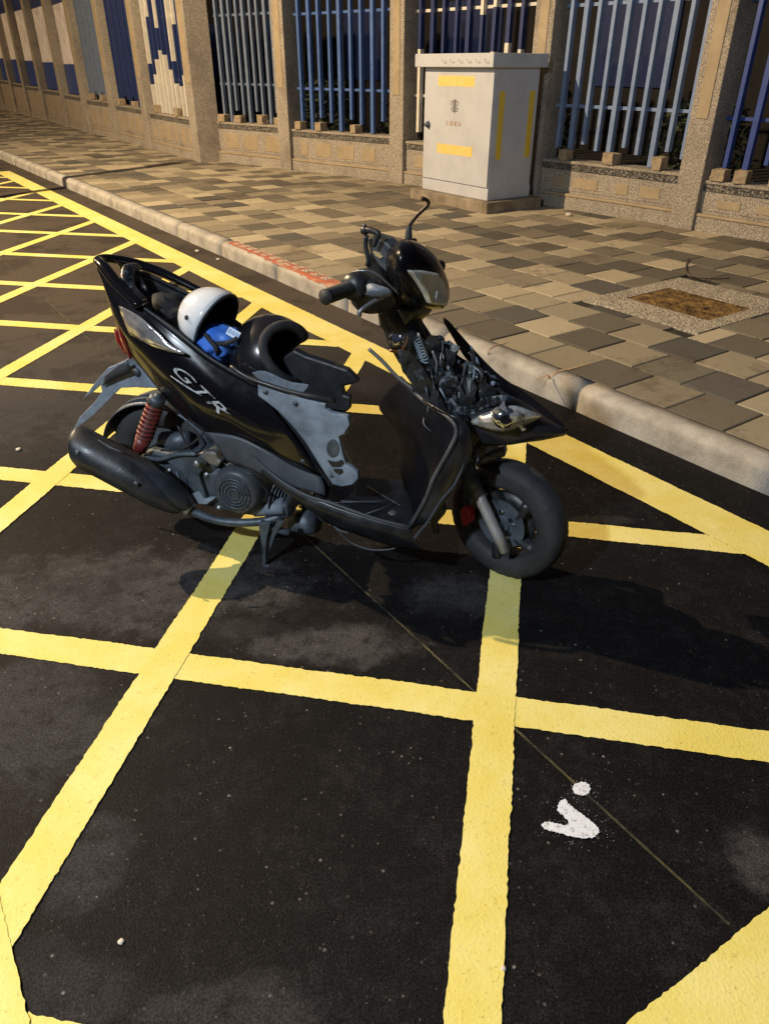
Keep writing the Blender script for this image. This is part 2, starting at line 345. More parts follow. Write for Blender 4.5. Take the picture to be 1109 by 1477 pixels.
def text_obj(name, s, m, O, ex, ey, size, parent=None, shear=0, depth=.001, stretch=1.0):
    """flat lettering: baseline start O, text right ex, text up ey"""
    cu = bpy.data.curves.new(name, 'FONT'); cu.body = s; cu.size = size; cu.shear = shear; cu.extrude = depth; cu.resolution_u = 3
    t = bpy.data.objects.new('t', cu); C.objects.link(t)
    dg = bpy.context.evaluated_depsgraph_get(); dg.update()
    me = bpy.data.meshes.new_from_object(t.evaluated_get(dg)); bpy.data.objects.remove(t)
    ex, ey = Vector(ex).normalized(), Vector(ey).normalized(); n = ex.cross(ey)
    mt = Matrix((ex * stretch, ey, n)).transposed().to_4x4(); me.transform(Matrix.Translation(O) @ mt)
    me.name = name; me.materials.clear()
    return link(name, me, m, parent)
UP = Vector((0, 0, 1))
# ================================================================== GROUND
Z0 = 0.12                                                             # pavement level
me = bpy.data.meshes.new('road')
a = [ST(-120, -60), ST(60, -60), ST(60, 2.62), ST(-120, 2.62)]
me.from_pydata([tuple(p) for p in a], [], [(0, 1, 2, 3)]); struct(link('road', me, MA['asphalt']))
me = bpy.data.meshes.new('planted_ground')
a = [ST(-120, 5.2, .10), ST(60, 6.45, .10), ST(60, 90, .10), ST(-120, 90, .10)]
me.from_pydata([tuple(p) for p in a], [], [(0, 1, 2, 3)]); struct(link('planted_ground', me, MA['soil']))
# --- kerb stones (extruded rounded profile, one metre each, thin open joints)
def kerb_prof():
    pr = [(2.578, -0.03), (2.583, 0.060)]
    for k in range(7):
        a = math.radians(180 - 90 * k / 6); pr.append((2.640 + .056 * math.cos(a), .082 + .040 * math.sin(a)))
    pr += [(2.70, .1215), (2.70, -0.03)]
    return pr
KP = kerb_prof()
bm = bmesh.new(); s = -60 - .09
while s < 12:
    n = 8; dz = random.uniform(-.002, .002); rings = []
    for k in range(n + 1):
        ss = s + .004 + (1.0 - .008) * k / n
        rr = 0.004 if k in (0, n) else 0
        rings.append([bm.verts.new(ST(ss, t + rr * (1 if t < 2.64 else 0) + (0 if t > 2.69 else .004 * noise.noise(Vector((ss * 3, t * 9, z * 9)))), z + dz - (rr if z > .1 else 0) + .003 * noise.noise(Vector((ss * 4, t * 9, 3))))) for t, z in KP])
    for A, B in zip(rings, rings[1:]):
        for i in range(len(KP) - 1): bm.faces.new([A[i], B[i], B[i + 1], A[i + 1]])
    bm.faces.new(rings[0]); bm.faces.new(rings[-1][::-1]); s += 1.0
struct(from_bm('kerb', bm, MA['kerb'], smooth=True))
# --- paving: every slab a real slightly chamfered block, running bond in rows of 0.31 m
TONES = [(.64, .595, .50), (.57, .53, .445), (.48, .445, .38), (.40, .375, .325), (.34, .325, .30)]
bm = bmesh.new(); lay = bm.loops.layers.color.new('tone')
MH = (-3.10, -2.26, 3.74, 4.74)
def blk(s0, s1, t0, t1, z, tilt, col):
    g_ = .004; c = .005
    cs = [(s0 + g_, t0 + g_), (s1 - g_, t0 + g_), (s1 - g_, t1 - g_), (s0 + g_, t1 - g_)]
    ct = [(s0 + g_ + c, t0 + g_ + c), (s1 - g_ - c, t0 + g_ + c), (s1 - g_ - c, t1 - g_ - c), (s0 + g_ + c, t1 - g_ - c)]
    lo = [bm.verts.new(ST(a + rnd.uniform(-.001, .001), b, z - .02)) for a, b in cs]; mi = [bm.verts.new(ST(a, b, z - .003 + tilt * (a - s0))) for a, b in cs]; hi = [bm.verts.new(ST(a, b, z + tilt * (a - s0))) for a, b in ct]
    for A, B in ((lo, mi), (mi, hi)):
        for i in range(4):
            f = bm.faces.new([A[i], A[(i + 1) % 4], B[(i + 1) % 4], B[i]])
            for l in f.loops: l[lay] = (*col, 1)
    f = bm.faces.new(hi)
    for l in f.loops: l[lay] = (*col, 1)
WPTS = [(-120, 9.4), (-37, 6.0), (-27.2, 5.55), (-25.1, 5.42), (-23.0, 5.37), (-20.5, 5.25), (-18.2, 5.10), (-16.3, 5.08), (-14.15, 5.02), (-11.7, 5.02), (-10.12, 5.46), (-8.08, 5.93), (-6.0, 6.24), (-4.15, 6.34), (-2.1, 6.43), (20, 6.6)]
def wall_t(s):
    for (a, ta), (b, tb) in zip(WPTS, WPTS[1:]):
        if a <= s <= b: return ta + (tb - ta) * (s - a) / (b - a)
    return 6.5
rnd = random.Random(11)
for r in range(13):
    t0 = 2.703 + .31 * r; off = (-2.13 + .142 * (r % 2 == 0)) if r else -1.99
    off = -1.99 if r % 2 == 0 else -2.13
    k = -105 if r < 1 else -105
    for k in range(-110, 30):
        s0 = off + .283 * k; s1 = s0 + .283; tt1 = t0 + .31
        if t0 > wall_t((s0 + s1) / 2): continue
        if s1 > MH[0] + .06 and s0 < MH[1] - .06 and tt1 > MH[2] + .05 and t0 < MH[3] - .05: 
            if not (s0 < MH[0] or s1 > MH[1] or t0 < MH[2] or tt1 > MH[3]): continue
            ss0, ss1, u0, u1 = s0, s1, t0, tt1
            if s0 < MH[0] < s1 and not (t0 < MH[2] - .15 or tt1 > MH[3] + .15): ss1 = MH[0]
            elif s0 < MH[1] < s1: ss0 = MH[1]
            elif t0 < MH[2] < tt1: u1 = MH[2]
            elif t0 < MH[3] < tt1: u0 = MH[3]
            else: continue
            s0, s1, t0_, tt1 = ss0, ss1, u0, u1
        else: t0_ = t0
        if s1 - s0 < .03 or tt1 - t0_ < .03: continue
        d = k + (r + 1) // 2 + r // 2 * 0
        st = (k * 2 + r * 1 + (r // 3)) // 2
        q_ = math.floor((s0 / .283 - r * 1.5) / 1.6); base = [0, 3, 1, 3, 0, 2, 0, 3, 2][(q_ + (k // 13)) % 9]
        if r in (0, 1, 2): base = [0, 3, 1, 4, 1][(k + r * 2) % 5] if rnd.random() < .75 else base
        if rnd.random() < .27: base = rnd.choice([0, 1, 1, 2, 3])
        if rnd.random() < .05: base = 4
        cj = rnd.uniform(.88, 1.10); col = tuple(min(1, c * cj) for c in TONES[base])
        blk(s0, s1, t0_, tt1, Z0 + rnd.uniform(-.0045, .0015), rnd.uniform(-.008, .008), col)
struct(from_bm('pavement', bm, MA['paver'], norm=False))
me = bpy.data.meshes.new('pavement_bed')
bm = bmesh.new(); P = [(-120, 2.69), (20, 2.69)] + [(s, t + .15) for s, t in WPTS[::-1]]
v = [bm.verts.new(ST(s, t, .108)) for s, t in P]; f = bm.faces.new(v); bm.normal_update(); bmesh.ops.triangulate(bm, faces=[f])
struct(from_bm('pavement_bed', bm, MA['joint']))
# ================================================================== YELLOW BOX MARKINGS
O2 = Vector((.358, .9773)); ANG = math.radians(134.39); LEN = .8988
U = Vector((math.cos(ANG), math.sin(ANG))); V = Vector((-U.y, U.x))
BX = (-13.1, -.225, -.145, 2.145)                                     # inner edges of the box (s0, s1, t0, t1)
def strip(bm, p, q, wd, z, jag=.0026):
    d = (q - p); L = d.length; d /= L; nrm = Vector((-d.y, d.x)); n = max(2, int(L / .009)); prev = None
    for i in range(n + 1):
        c = p + d * (L * i / n)
        far_ = 1.0 if c.x > -6 else .4
        e1 = (noise.noise(Vector((c.x * 55, c.y * 55, z * 900))) * 1.0 + random.uniform(-.6, .6) + .9 * noise.noise(Vector((c.x * 5, c.y * 5, z * 700)))) * jag * far_
        e2 = (noise.noise(Vector((c.x * 55, c.y * 55, z * 900 + 9))) * 1.0 + random.uniform(-.6, .6) + 1.2 * noise.noise(Vector((c.x * 5, c.y * 5, z * 700 + 5)))) * jag * far_
        a = c + nrm * (wd / 2 + e1); b = c - nrm * (wd / 2 + e2)
        cur = (bm.verts.new(ST(a.x, a.y, z)), bm.verts.new(ST(b.x, b.y, z)))
        if prev: bm.faces.new([prev[0], prev[1], cur[1], cur[0]])
        prev = cur
def clip(o, d):
    lo, hi = -99, 99
    for a, dd, mn, mx in ((o.x, d.x, BX[0], BX[1]), (o.y, d.y, BX[2], BX[3])):
        t1, t2 = (mn - a) / dd, (mx - a) / dd; lo = max(lo, min(t1, t2)); hi = min(hi, max(t1, t2))
    return lo, hi
bm = bmesh.new()
for i in range(-4, 30):
    for o_, d_, z_ in ((O2 + U * (i * LEN), V, .002), (O2 + V * (i * LEN), U, .0035)):
        lo, hi = clip(o_, d_)
        if hi - lo > .15: strip(bm, o_ + d_ * (lo - .05), o_ + d_ * (hi + .05), .100 if o_.x > -5 else .095, z_)
bw = .20
for p, q in (((BX[0] - bw, BX[3] + bw / 2), (BX[1] + bw, BX[3] + bw / 2)), ((BX[0] - bw, BX[2] - bw / 2), (BX[1] + bw, BX[2] - bw / 2))):
    strip(bm, Vector(p), Vector(q), bw, .005)
for sa_, sb_ in ((BX[0] - bw / 2, BX[0] - bw / 2), (-.324 + bw / 2, -.134 + bw / 2)): strip(bm, Vector((sa_, BX[2] - bw + .01)), Vector((sb_, BX[3] + bw - .01)), bw, .0065)
struct(from_bm('yellow_box_marking', bm, MA['yellow'], norm=False))
# thin setting-out line
bm = bmesh.new(); strip(bm, Vector((-13.5, 1.03)), Vector((-.25, .985)), .006, .0012, .001)
struct(from_bm('setting_out_line', bm, MA['chalk'], norm=False))
# white spray: a dot and a pointed mark
def blotch(bm, pts, z, dens=1.0):
    """outline in pixels on the road, edges roughened"""
    P = [gnd(*p, 0) for p in pts]; out = []
    for i, a in enumerate(P):
        b = P[(i + 1) % len(P)]; n = max(2, int((b - a).length / .003))
        for k in range(n):
            p = a.lerp(b, k / n); out.append(p + Vector((random.uniform(-1, 1), random.uniform(-1, 1), 0)) * .0016)
    c = [bm.verts.new((p.x, p.y, z)) for p in out]; f = bm.faces.new(c); bm.normal_update(); bmesh.ops.triangulate(bm, faces=[f])
bm = bmesh.new()
blotch(bm, [(838 + 13 * math.cos(t * .5236), 1139 + 10 * math.sin(t * .5236)) for t in range(12)], .0032)
blotch(bm, [(808, 1155), (814, 1154), (824, 1165), (838, 1175), (850, 1184), (861, 1194), (863, 1202), (856, 1209), (843, 1211), (826, 1208), (806, 1203), (786, 1198), (780, 1192), (784, 1187), (792, 1186), (808, 1190), (817, 1192), (820, 1186), (812, 1178), (803, 1171), (804, 1164)], .0032)
rs = random.Random(4)
for k in range(260):                                                  # overspray specks
    cx, cy, sp = ((838, 1139, 11), (825, 1185, 24), (835, 1198, 20))[k % 3]
    p = gnd(rs.gauss(cx, sp), rs.gauss(cy, sp * .7)); r_ = rs.uniform(.0003, .0008)
    v = [bm.verts.new((p.x + r_ * math.cos(a), p.y + r_ * math.sin(a), .0024)) for a in (0, 1.57, 3.14, 4.71)]; bm.faces.new(v)
struct(from_bm('white_spray_mark', bm, MA['spray'], norm=False))
# worn red paint with pale strokes on the kerb top
bm = bmesh.new(); n = 300; prev = None
for k in range(n + 1):
    ss = -6.0 + 1.88 * k / n; i1 = 10; lowi = 6 - int(2.6 * (ss + 6.0) / 1.88 + 1.3 * noise.noise(Vector((ss * 6, 2, 2))) + .8 * noise.noise(Vector((ss * 31, 2, 2))))
    row = [bm.verts.new(ST(ss, t + (-.0025 if t < 2.64 else 0), z + .003)) for t, z in KP[3:10]]
    if prev:
        for j in range(len(row) - 1):
            if j + 3 >= lowi - (0 if k % 2 else 0): bm.faces.new([prev[j], row[j], row[j + 1], prev[j + 1]])
    prev = row
struct(from_bm('red_kerb_paint', bm, MA['redpaint'], smooth=True, norm=False))
bm = bmesh.new(); rs = random.Random(3); ss = -5.93
def kq(s0, t0, s1, t1, wd):
    p, q = Vector((s0, t0)), Vector((s1, t1)); d = (q - p).normalized(); nn = Vector((-d.y, d.x)) * wd / 2
    bm.faces.new([bm.verts.new(ST(c.x, c.y, .1262)) for c in (p - nn, q - nn, q + nn, p + nn)])
while ss < -4.2:
    if -4.52 < ss < -4.36: ss += .1; continue
    wd = rs.uniform(.085, .11)
    kq(ss, 2.632, ss + .012, 2.692, .014); kq(ss, 2.690, ss + wd * .8, 2.690, .014)
    if rs.random() < .8: kq(ss + .01, 2.662, ss + wd * .75, 2.662, .013)
    kq(ss + .01, 2.636, ss + wd * .8, 2.636, .014)
    if rs.random() < .7: kq(ss + wd * .5, 2.632, ss + wd * .55, 2.690, .013)
    if rs.random() < .5: kq(ss + wd * .8, 2.632, ss + wd * .5, 2.675, .012)
    ss += wd + .028
struct(from_bm('kerb_lettering', bm, MA['litter'], norm=False))
# orange spray streaks at the kerb
def kz(t):
    for (a, za), (b, zb) in zip(KP[2:10], KP[3:10]):
        if a <= t <= b: return za + (zb - za) * (t - a) / max(1e-6, b - a)
    return Z0
bm = bmesh.new()
for p, q, wd in (((772, 549), (850, 523), .016), ((702, 506), (730, 492), .010)):
    A, B = gnd(*p, Z0), gnd(*q, Z0); d = (B - A).normalized(); nn = Vector((-d.y, d.x, 0)); prev = None
    for k in range(41):
        u = k / 40; c_ = A.lerp(B, u) + nn * .006 * math.sin(u * 5); w_ = wd * math.sin(math.pi * (.08 + .84 * u)) * (1 + .35 * noise.noise(Vector((u * 9, wd * 99, 0))))
        cur = []
        for sg in (-1, 1):
            v = c_ + nn * w_ * sg * .5; v.z = kz(v.dot(TV)) + .0035; cur.append(bm.verts.new(v))
        if prev: bm.faces.new([prev[0], prev[1], cur[1], cur[0]])
        prev = cur
struct(from_bm('orange_spray_mark', bm, MA['orange'], norm=False))
# --- inspection cover with pebble concrete surround
c = thing('inspection_cover', 'rusty rectangular iron cover set in a pebble concrete surround in the pavement', 'drain cover', ST(-2.690, 4.24, Z0))
def local(c, p): return p - c.location
bm = bmesh.new()
o0 = (MH[0], MH[1], MH[2], MH[3]); i0 = (-2.965, -2.365, 3.995, 4.45)
ring_o = [(o0[0], o0[2]), (o0[1], o0[2]), (o0[1], o0[3]), (o0[0], o0[3])]; ring_i = [(i0[0], i0[2]), (i0[1], i0[2]), (i0[1], i0[3]), (i0[0], i0[3])]
for z_ in (0,):
    Vo = [bm.verts.new(ST(*p, Z0 + .004) - c.location) for p in ring_o]; Vi = [bm.verts.new(ST(*p, Z0 + .004) - c.location) for p in ring_i]
    Vl = [bm.verts.new(ST(*p, Z0 - .03) - c.location) for p in ring_i]; Vd = [bm.verts.new(ST(*p, Z0 - .03) - c.location) for p in ring_o]
    for i in range(4):
        j = (i + 1) % 4; bm.faces.new([Vo[i], Vo[j], Vi[j], Vi[i]]); bm.faces.new([Vi[i], Vi[j], Vl[j], Vl[i]]); bm.faces.new([Vd[i], Vd[j], Vo[j], Vo[i]])
from_bm('concrete_surround', bm, MA['gravelring'], c)
bm = bmesh.new(); box(bm, ST(0, 0) - c.location, SV, TV, i0[0] + .006, i0[1] - .006, i0[2] + .006, i0[3] - .006, Z0 - .02, Z0 + .001)
for k in range(9):
    for j in range(7):
        s_, t_ = i0[0] + .06 + k * .060, i0[2] + .05 + j * .058
        if abs(s_ + 2.665) < .16 and 2 < j < 4: continue
        box(bm, ST(0, 0) - c.location, SV, TV, s_ - .018, s_ + .018, t_ - .009, t_ + .009, Z0 + .001, Z0 + .004)
box(bm, ST(0, 0) - c.location, SV, TV, -2.80, -2.53, 4.19, 4.25, Z0 + .001, Z0 + .006)
from_bm('iron_plate', bm, MA['rust'], c)
# ================================================================== BOUNDARY WALL
PIL = [(-37.0, 5.9), (-34.6, 5.8), (-32.2, 5.68), (-29.8, 5.56), (-27.4, 5.44), (-25.1, 5.323), (-23.0, 5.276), (-20.5, 5.145), (-18.2, 4.997), (-16.3, 5.0), (-14.16, 4.903), (-11.70, 4.787), (-10.12, 5.491), (-8.08, 5.959), (-5.98, 6.20), (-4.126, 6.331), (-2.05, 6.42)]
# front right bottom corners of the piers; the wall behind them steps back a little
bw_ = thing('boundary_wall', 'long low pebble dashed wall with tall piers along the back of the pavement', 'wall', ST(-8, 6, Z0))
WO = bw_.location
def wtop(s): return .545 + .0165 * (-s - 3.5)
def rail_z(s): return 1.035 + .018 * (-s - 4)
back = lambda i: (PIL[i][0], PIL[i][1] + (.30 if i == 6 else .13))
for i_, (s, t) in enumerate(PIL):
    i = i_ - 5
    # direction of the wall here
    a = PIL[max(0, i_ - 1)]; b = PIL[min(len(PIL) - 1, i_ + 1)]
    if i == 6: a, b = (-14.16, 4.903), (-11.7, 4.787)
    if i == 7: a, b = PIL[12], PIL[13]
    d = (ST(*b) - ST(*a)).normalized(); nb = Vector((-d.y, d.x, 0))       # nb points away from the road
    if nb.dot(TV) < 0: nb = -nb
    O = ST(s, t) - WO; O.z = 0; wd = .235 if i > 6 else .30; dp = .36 if i == 6 else .28
    H = 3.9 if i < 7 else 3.0
    bm = bmesh.new(); box(bm, O, d, nb, -wd, 0, 0, dp, -.02, H)
    p = from_bm('pier', bm, MA['pebble'], bw_); bevel(p, .008, 2)
    # raised cream strip let into the face
    bm = bmesh.new(); z1 = 1.01 + .02 * (-s - 4); box(bm, O, d, nb, -wd + .062, -.062, -.008, .01, z1 - Z0, H - .1)
    q = from_bm('cream_inset', bm, MA['plaque'], p); bevel(q, .004, 1)
    # wall run up to the next pier
    if i_ + 1 < len(PIL):
        s1, t1 = PIL[i_ + 1]
        A = ST(s, t + (.30 if i == 6 else .02)) - WO + nb * .045; A.z = 0
        B = ST(s1 - wd * .6, t1 + .02) - WO; B.z = 0; B += nb * .045 if i != 6 else nb * .0
        e = (B - A); L = e.length; e.normalize(); n_ = Vector((-e.y, e.x, 0))
        if n_.dot(TV) < 0: n_ = -n_
        h = wtop((s + s1) / 2) - Z0
        bm = bmesh.new(); box(bm, A, e, n_, 0, L + .05, 0, .20, -.02, h - .09); run = from_bm('wall_run', bm, MA['pebble'], bw_)
        bm = bmesh.new(); box(bm, A, e, n_, 0, L, -.035, -.001, -.02, .115); box(bm, A, e, n_, 0, L, -.006, .0, .17, h - .10); fo = from_bm('base_course', bm, MA['pebble'], run); bevel(fo, .006, 2)
        bm = bmesh.new(); box(bm, A, e, n_, 0, L, -.042, -.002, .118, .145); rg = from_bm('cream_ridge', bm, MA['plaque'], run); bevel(rg, .008, 2)
        bm = bmesh.new(); x = .16; rs = random.Random(i + 50)
        while x < L - .35: w_ = rs.choice([.14, .22, .30]); box(bm, A, e, n_, x, x + w_, -.012, -.004, .20, h - .15); x += w_ + rs.uniform(.12, .22)
        pq = from_bm('cream_plaque', bm, MA['plaque'], run); bevel(pq, .003, 1)
        bm = bmesh.new(); box(bm, A, e, n_, 0, L, -.010, .19, h - .088, h - .032); mo = from_bm('mosaic_strip', bm, MA['mosaic'], run)
        bm = bmesh.new(); box(bm, A, e, n_, 0, L, -.022, .215, h - .030, h); cp = from_bm('coping', bm, MA['pebble'], run); bevel(cp, .008, 2)
# --- metal fence panels between the piers
PANELS = {}
SPEC = {0: ('mural', 0), 1: ('mural', 0), 2: ('mural', 0), 3: ('grey_blue', 'grey_blue'), 4: ('dark_blue', 'blue'), 5: ('white', 'dark_blue'), 6: ('grey_blue', 'pale_blue'), 7: ('blue', 'dark_blue'), 8: ('white', 'dark_blue'), 9: ('pale_blue', 'blue'), 10: ('deep_blue', 'blue')}
for _i in range(-5, 0): SPEC[_i] = ('mural', 0)
LAB = {0: 'painted board fence bay with a pinkish band, farthest one up the pavement', 1: 'painted board fence bay with a pinkish band, middle of the three far ones', 2: 'painted board fence bay with a pinkish band, nearest of the three far ones',
 3: 'dull grey-blue barred fence bay just past the far painted boards', 4: 'dark navy barred fence bay between the grey-blue bay and the white barred bay', 5: 'white and navy patterned barred fence bay far from the cabinet',
 6: 'grey-blue barred fence bay just right of the deep corner pier', 7: 'mid-blue barred fence bay directly left of the bay behind the cabinet', 8: 'white and navy patterned barred fence bay behind the cabinet',
 9: 'pale blue barred fence bay directly right of the grey cabinet', 10: 'deep blue barred fence bay at the right edge of the photo'}
for i in range(-5, 11):
    s, t = PIL[i + 5]; s1, t1 = PIL[i + 6]
    k = .45 if i == 6 else .17
    A = ST(s, t + k); B = ST(s1 - (.24 if i > 5 else .30), t1 + .17)
    e = (B - A); L = e.length; e.normalize(); n_ = Vector((-e.y, e.x, 0))
    if n_.dot(TV) < 0: n_ = -n_
    zt = wtop((s + s1) / 2); f = thing('fence_panel', LAB.get(i, 'distant painted fence bay beyond the painted boards at the far left edge'), 'fence', A + UP * zt, 0, 'fence bays between the wall piers')
    rz = rail_z((s + s1) / 2) - zt
    if SPEC[i][0] == 'mural':
        for nm, m_, z0, z1 in (('lower_board', MA['deep_blue'], .02, .60), ('middle_board', MA['pinkwhite'], .60, 1.72), ('upper_board', MA['dark_blue'], 1.72, 3.5)):
            bm = bmesh.new(); box(bm, (0, 0, 0), e, n_, 0, L, 0, .02, z0, z1)
            bo = from_bm(nm, bm, m_, f)
        for k_ in range(0):
            bm = bmesh.new(); box(bm, (0, 0, 0), e, n_, .1 + k_ * L / 8, .13 + k_ * L / 8, -.03, -.002, .02, 3.4); from_bm('bar', bm, MA['dark_blue' if k_ % 2 else 'grey_blue'], f)
        continue
    m1, m2 = MA[SPEC[i][0]], MA[SPEC[i][1]]
    for z_ in (rz, rz + .84, rz + 1.7):
        bm = bmesh.new(); box(bm, (0, 0, 0), e, n_, -.02, L + .02, .012, .034, z_ - .014, z_ + .014); from_bm('rail', bm, m1, f)
    nb_ = 10; rs = random.Random(40 + i)
    for k_ in range(nb_):
        x = L * (k_ + .6) / (nb_ + .2); long_ = (k_ % 3 == 1) or (i in (5,) ) ; front = k_ % 2 == 0
        z0 = .005 if long_ else (.10 + .05 * ((k_ * 7) % 3) / 2)
        y0 = -.040 if not front else -.050; hw = .020 if not long_ else .026
        top = 3.4 if i < 7 else 2.45
        if SPEC[i][0] == 'white':
            cuts = [z0] + sorted(rs.uniform(.15, top * .8) for _ in range(2)) + [top]; b0 = None
            wave = .55 + .45 * math.sin(k_ * .9 + i); cuts = [z0, .35 + wave * .55, .35 + wave * .55 + .30 + .5 * (k_ % 3), top]
            if i == 8: cuts = [z0, .78 + .22 * math.sin(k_ * .8 + 2.2), 1.55 + .3 * math.sin(k_ * .9), top]
            for c_, (za, zb) in enumerate(zip(cuts, cuts[1:])):
                bm = bmesh.new(); box(bm, (0, 0, 0), e, n_, x - hw, x + hw, y0 + .012 * 0, .010, za, zb - .001)
                ob = from_bm('bar' if b0 is None else 'painted_length', bm, m2 if c_ == 1 else m1, b0 if b0 else f); b0 = b0 or ob
        else:
            bm = bmesh.new(); box(bm, (0, 0, 0), e, n_, x - hw, x + hw, y0, .010, z0, top); bevel(from_bm('bar', bm, m1, f), .003, 1)
    # rough blocks laid on the coping between the bars
    for k_ in range({6: 4, 7: 3, 9: 4, 10: 3}.get(i, 2)):
        fr = {9: (.16, .50, .83, .35), 10: (.06, .17, .34), 7: (.06, .27, .62), 6: (.07, .32, .66, .90)}.get(i, (.2, .7))[k_]
        if i == 9 and k_ == 3: continue
        x = L * fr; w_ = rs.uniform(.10, .15); h_ = rs.uniform(.085, .12)
        bm = bmesh.new(); O = Vector((0, 0, 0)); ax = math.radians(rs.uniform(-9, 9)); ee = Matrix.Rotation(ax, 3, 'Z') @ e; nn = Matrix.Rotation(ax, 3, 'Z') @ n_
        box(bm, O, ee, nn, -w_ / 2, w_ / 2, -.06, .06, 0, h_)
        bmesh.ops.subdivide_edges(bm, edges=bm.edges, cuts=3, use_grid_fill=True)
        for v in bm.verts: v.co += Vector((noise.noise(v.co * 22 + Vector((i, k_, 0))), noise.noise(v.co * 22 + Vector((5, k_, i))), noise.noise(v.co * 22 + Vector((k_, 9, i))) * .7 * (v.co.z > .01))) * .012
        o = from_bm('rough_block', bm, MA['stone'], None, False); bevel(o, .006, 2); o.location = A + UP * (zt + .001) + e * x - n_ * .085
        NMB = {9: ['leftmost', 'middle', 'rightmost'], 10: ['leftmost', 'second', 'third'], 7: ['leftmost', 'middle', 'rightmost'], 6: ['leftmost', 'second', 'third', 'rightmost']}.get(i, ['left', 'right'])
        BAY = {3: 'far dull grey-blue bay', 4: 'dark navy fence bay', 5: 'far white and navy bay', 6: 'bay beside the corner pier', 7: 'blue bay left of the cabinet', 8: 'bay behind the cabinet', 9: 'bay right of the cabinet', 10: 'deep blue bay at the right edge'}[i]
        tag(o, 'tan block on the wall, %s under the %s' % (NMB[k_], BAY), 'block', 'rough blocks lying on the wall top')
# --- dark planting and an unlit building behind the fence
rs = random.Random(5)
def bush(s, t, r, h, lab):
    b = thing('shrub', lab, 'shrub', ST(s, t, .10), 0, 'dark shrubs behind the fence'); bm = bmesh.new()
    for k in range(1500):
        a = rs.uniform(0, 6.28); rr = r * math.sqrt(rs.random()) * (1 + .25 * math.sin(3 * a)); z = rs.random() ** .8 * h; rr *= (1 - .5 * (z / h) ** 2)
        c_ = Vector((rr * math.cos(a), rr * math.sin(a), z + .1)); d = Vector((rs.gauss(0, 1), rs.gauss(0, 1), rs.gauss(0, 1))).normalized(); e_ = d.orthogonal().normalized(); l = rs.uniform(.03, .06)
        bm.faces.new([bm.verts.new(c_ + d * l), bm.verts.new(c_ + e_ * l * .35), bm.verts.new(c_ - d * l), bm.verts.new(c_ - e_ * l * .35)])
    from_bm('foliage', bm, MA['leaf'], b, norm=False)
    bm = bmesh.new()
    for k in range(5):
        a = k * 1.3; sweep(bm, [(.03 * math.cos(a), .03 * math.sin(a), 0), (.12 * math.cos(a), .12 * math.sin(a), h * .4), (r * .5 * math.cos(a), r * .5 * math.sin(a), h * .85)], [.018, .012, .006], 6, 3)
    from_bm('stem', bm, MA['twig'], b, True)
for s, t, r, h, lab in ((-3.2, 7.5, .55, 1.2, 'dark shrub behind the deep blue fence bay at the right edge'), (-4.9, 7.45, .6, .9, 'dark low shrub behind the pale blue fence bay'), (-7.1, 7.3, .5, 1.1, 'dark shrub behind the bay with the cabinet'),
                        (-9.2, 7.0, .5, .9, 'dark shrub behind the mid-blue fence bay'), (-11.0, 6.6, .5, 1.0, 'dark shrub behind the grey-blue bay beside the corner pier')):
    bush(s, t, r, h, lab)
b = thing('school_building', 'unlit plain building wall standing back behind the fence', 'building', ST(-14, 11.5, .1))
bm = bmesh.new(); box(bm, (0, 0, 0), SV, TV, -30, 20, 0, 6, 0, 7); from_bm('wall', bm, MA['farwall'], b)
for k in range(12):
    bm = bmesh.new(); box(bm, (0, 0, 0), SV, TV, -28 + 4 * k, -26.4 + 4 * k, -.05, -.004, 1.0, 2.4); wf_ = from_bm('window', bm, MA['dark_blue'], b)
# ================================================================== CABINET
cb = thing('utility_cabinet', 'pale grey steel utility cabinet with yellow tape strips on a concrete plinth', 'cabinet', ST(-6.4, 5.75, Z0))
co = cb.location
def L_(p): return p - co
FS0, FS1, FT0, FT1 = -6.98, -5.915, 5.44, 6.02
bm = bmesh.new(); box(bm, ST(0, 0) - co, SV, TV, FS0 - .12, FS1 + .10, FT0 - .09, FT1 + .10, Z0 - .02, .222); o = from_bm('concrete_plinth', bm, MA['concrete'], cb); bevel(o, .01, 2)
bm = bmesh.new(); box(bm, ST(0, 0) - co, SV, TV, FS0, FS1, FT0, FT1, .222, 1.40); body = from_bm('body', bm, MA['cabinet'], cb); bevel(body, .006, 2)
bm = bmesh.new(); box(bm, ST(0, 0) - co, SV, TV, FS0 - .005, FS1 + .006, FT0 - .006, FT1 + .006, .225, .335); o = from_bm('base_skirt', bm, MA['cabinet'], cb); bevel(o, .004, 2)
bm = bmesh.new(); box(bm, ST(0, 0) - co, SV, TV, FS0 + .006, FS1 - .006, FT0 - .016, FT0 - .0005, .345, 1.385); door = from_bm('door', bm, MA['cabinet'], cb); bevel(door, .004, 2)
bm = bmesh.new(); box(bm, ST(0, 0) - co, SV, TV, FS0 - .085, FS1 + .045, FT0 - .085, FT1 + .06, 1.385, 1.50)
lid = from_bm('lid', bm, MA['cabinet'], cb); bevel(lid, .006, 2)
def fq(px, py, t=FT0 - .019): return hit(px, py, ST(0, t), TV)
def front_rect(bm, p, q, th=.001, t=FT0 - .0165):
    a, b = fq(*p), fq(*q); sa, sb = a.dot(SV), b.dot(SV); box(bm, ST(0, 0) - co, SV, TV, min(sa, sb), max(sa, sb), t - th, t, min(a.z, b.z), max(a.z, b.z))
for p, q, yc in (((632, 110), (684, 123), 117), ((630, 211), (680, 224), 216.5)):
    a, b = fq(*p), fq(*q); zc = fq((p[0] + q[0]) / 2, yc).z; bm = bmesh.new(); box(bm, ST(0, 0) - co, SV, TV, a.dot(SV), b.dot(SV), FT0 - .0175, FT0 - .0163, zc - .045, zc + .045); from_bm('tape_strip', bm, MA['tape_f'], door)
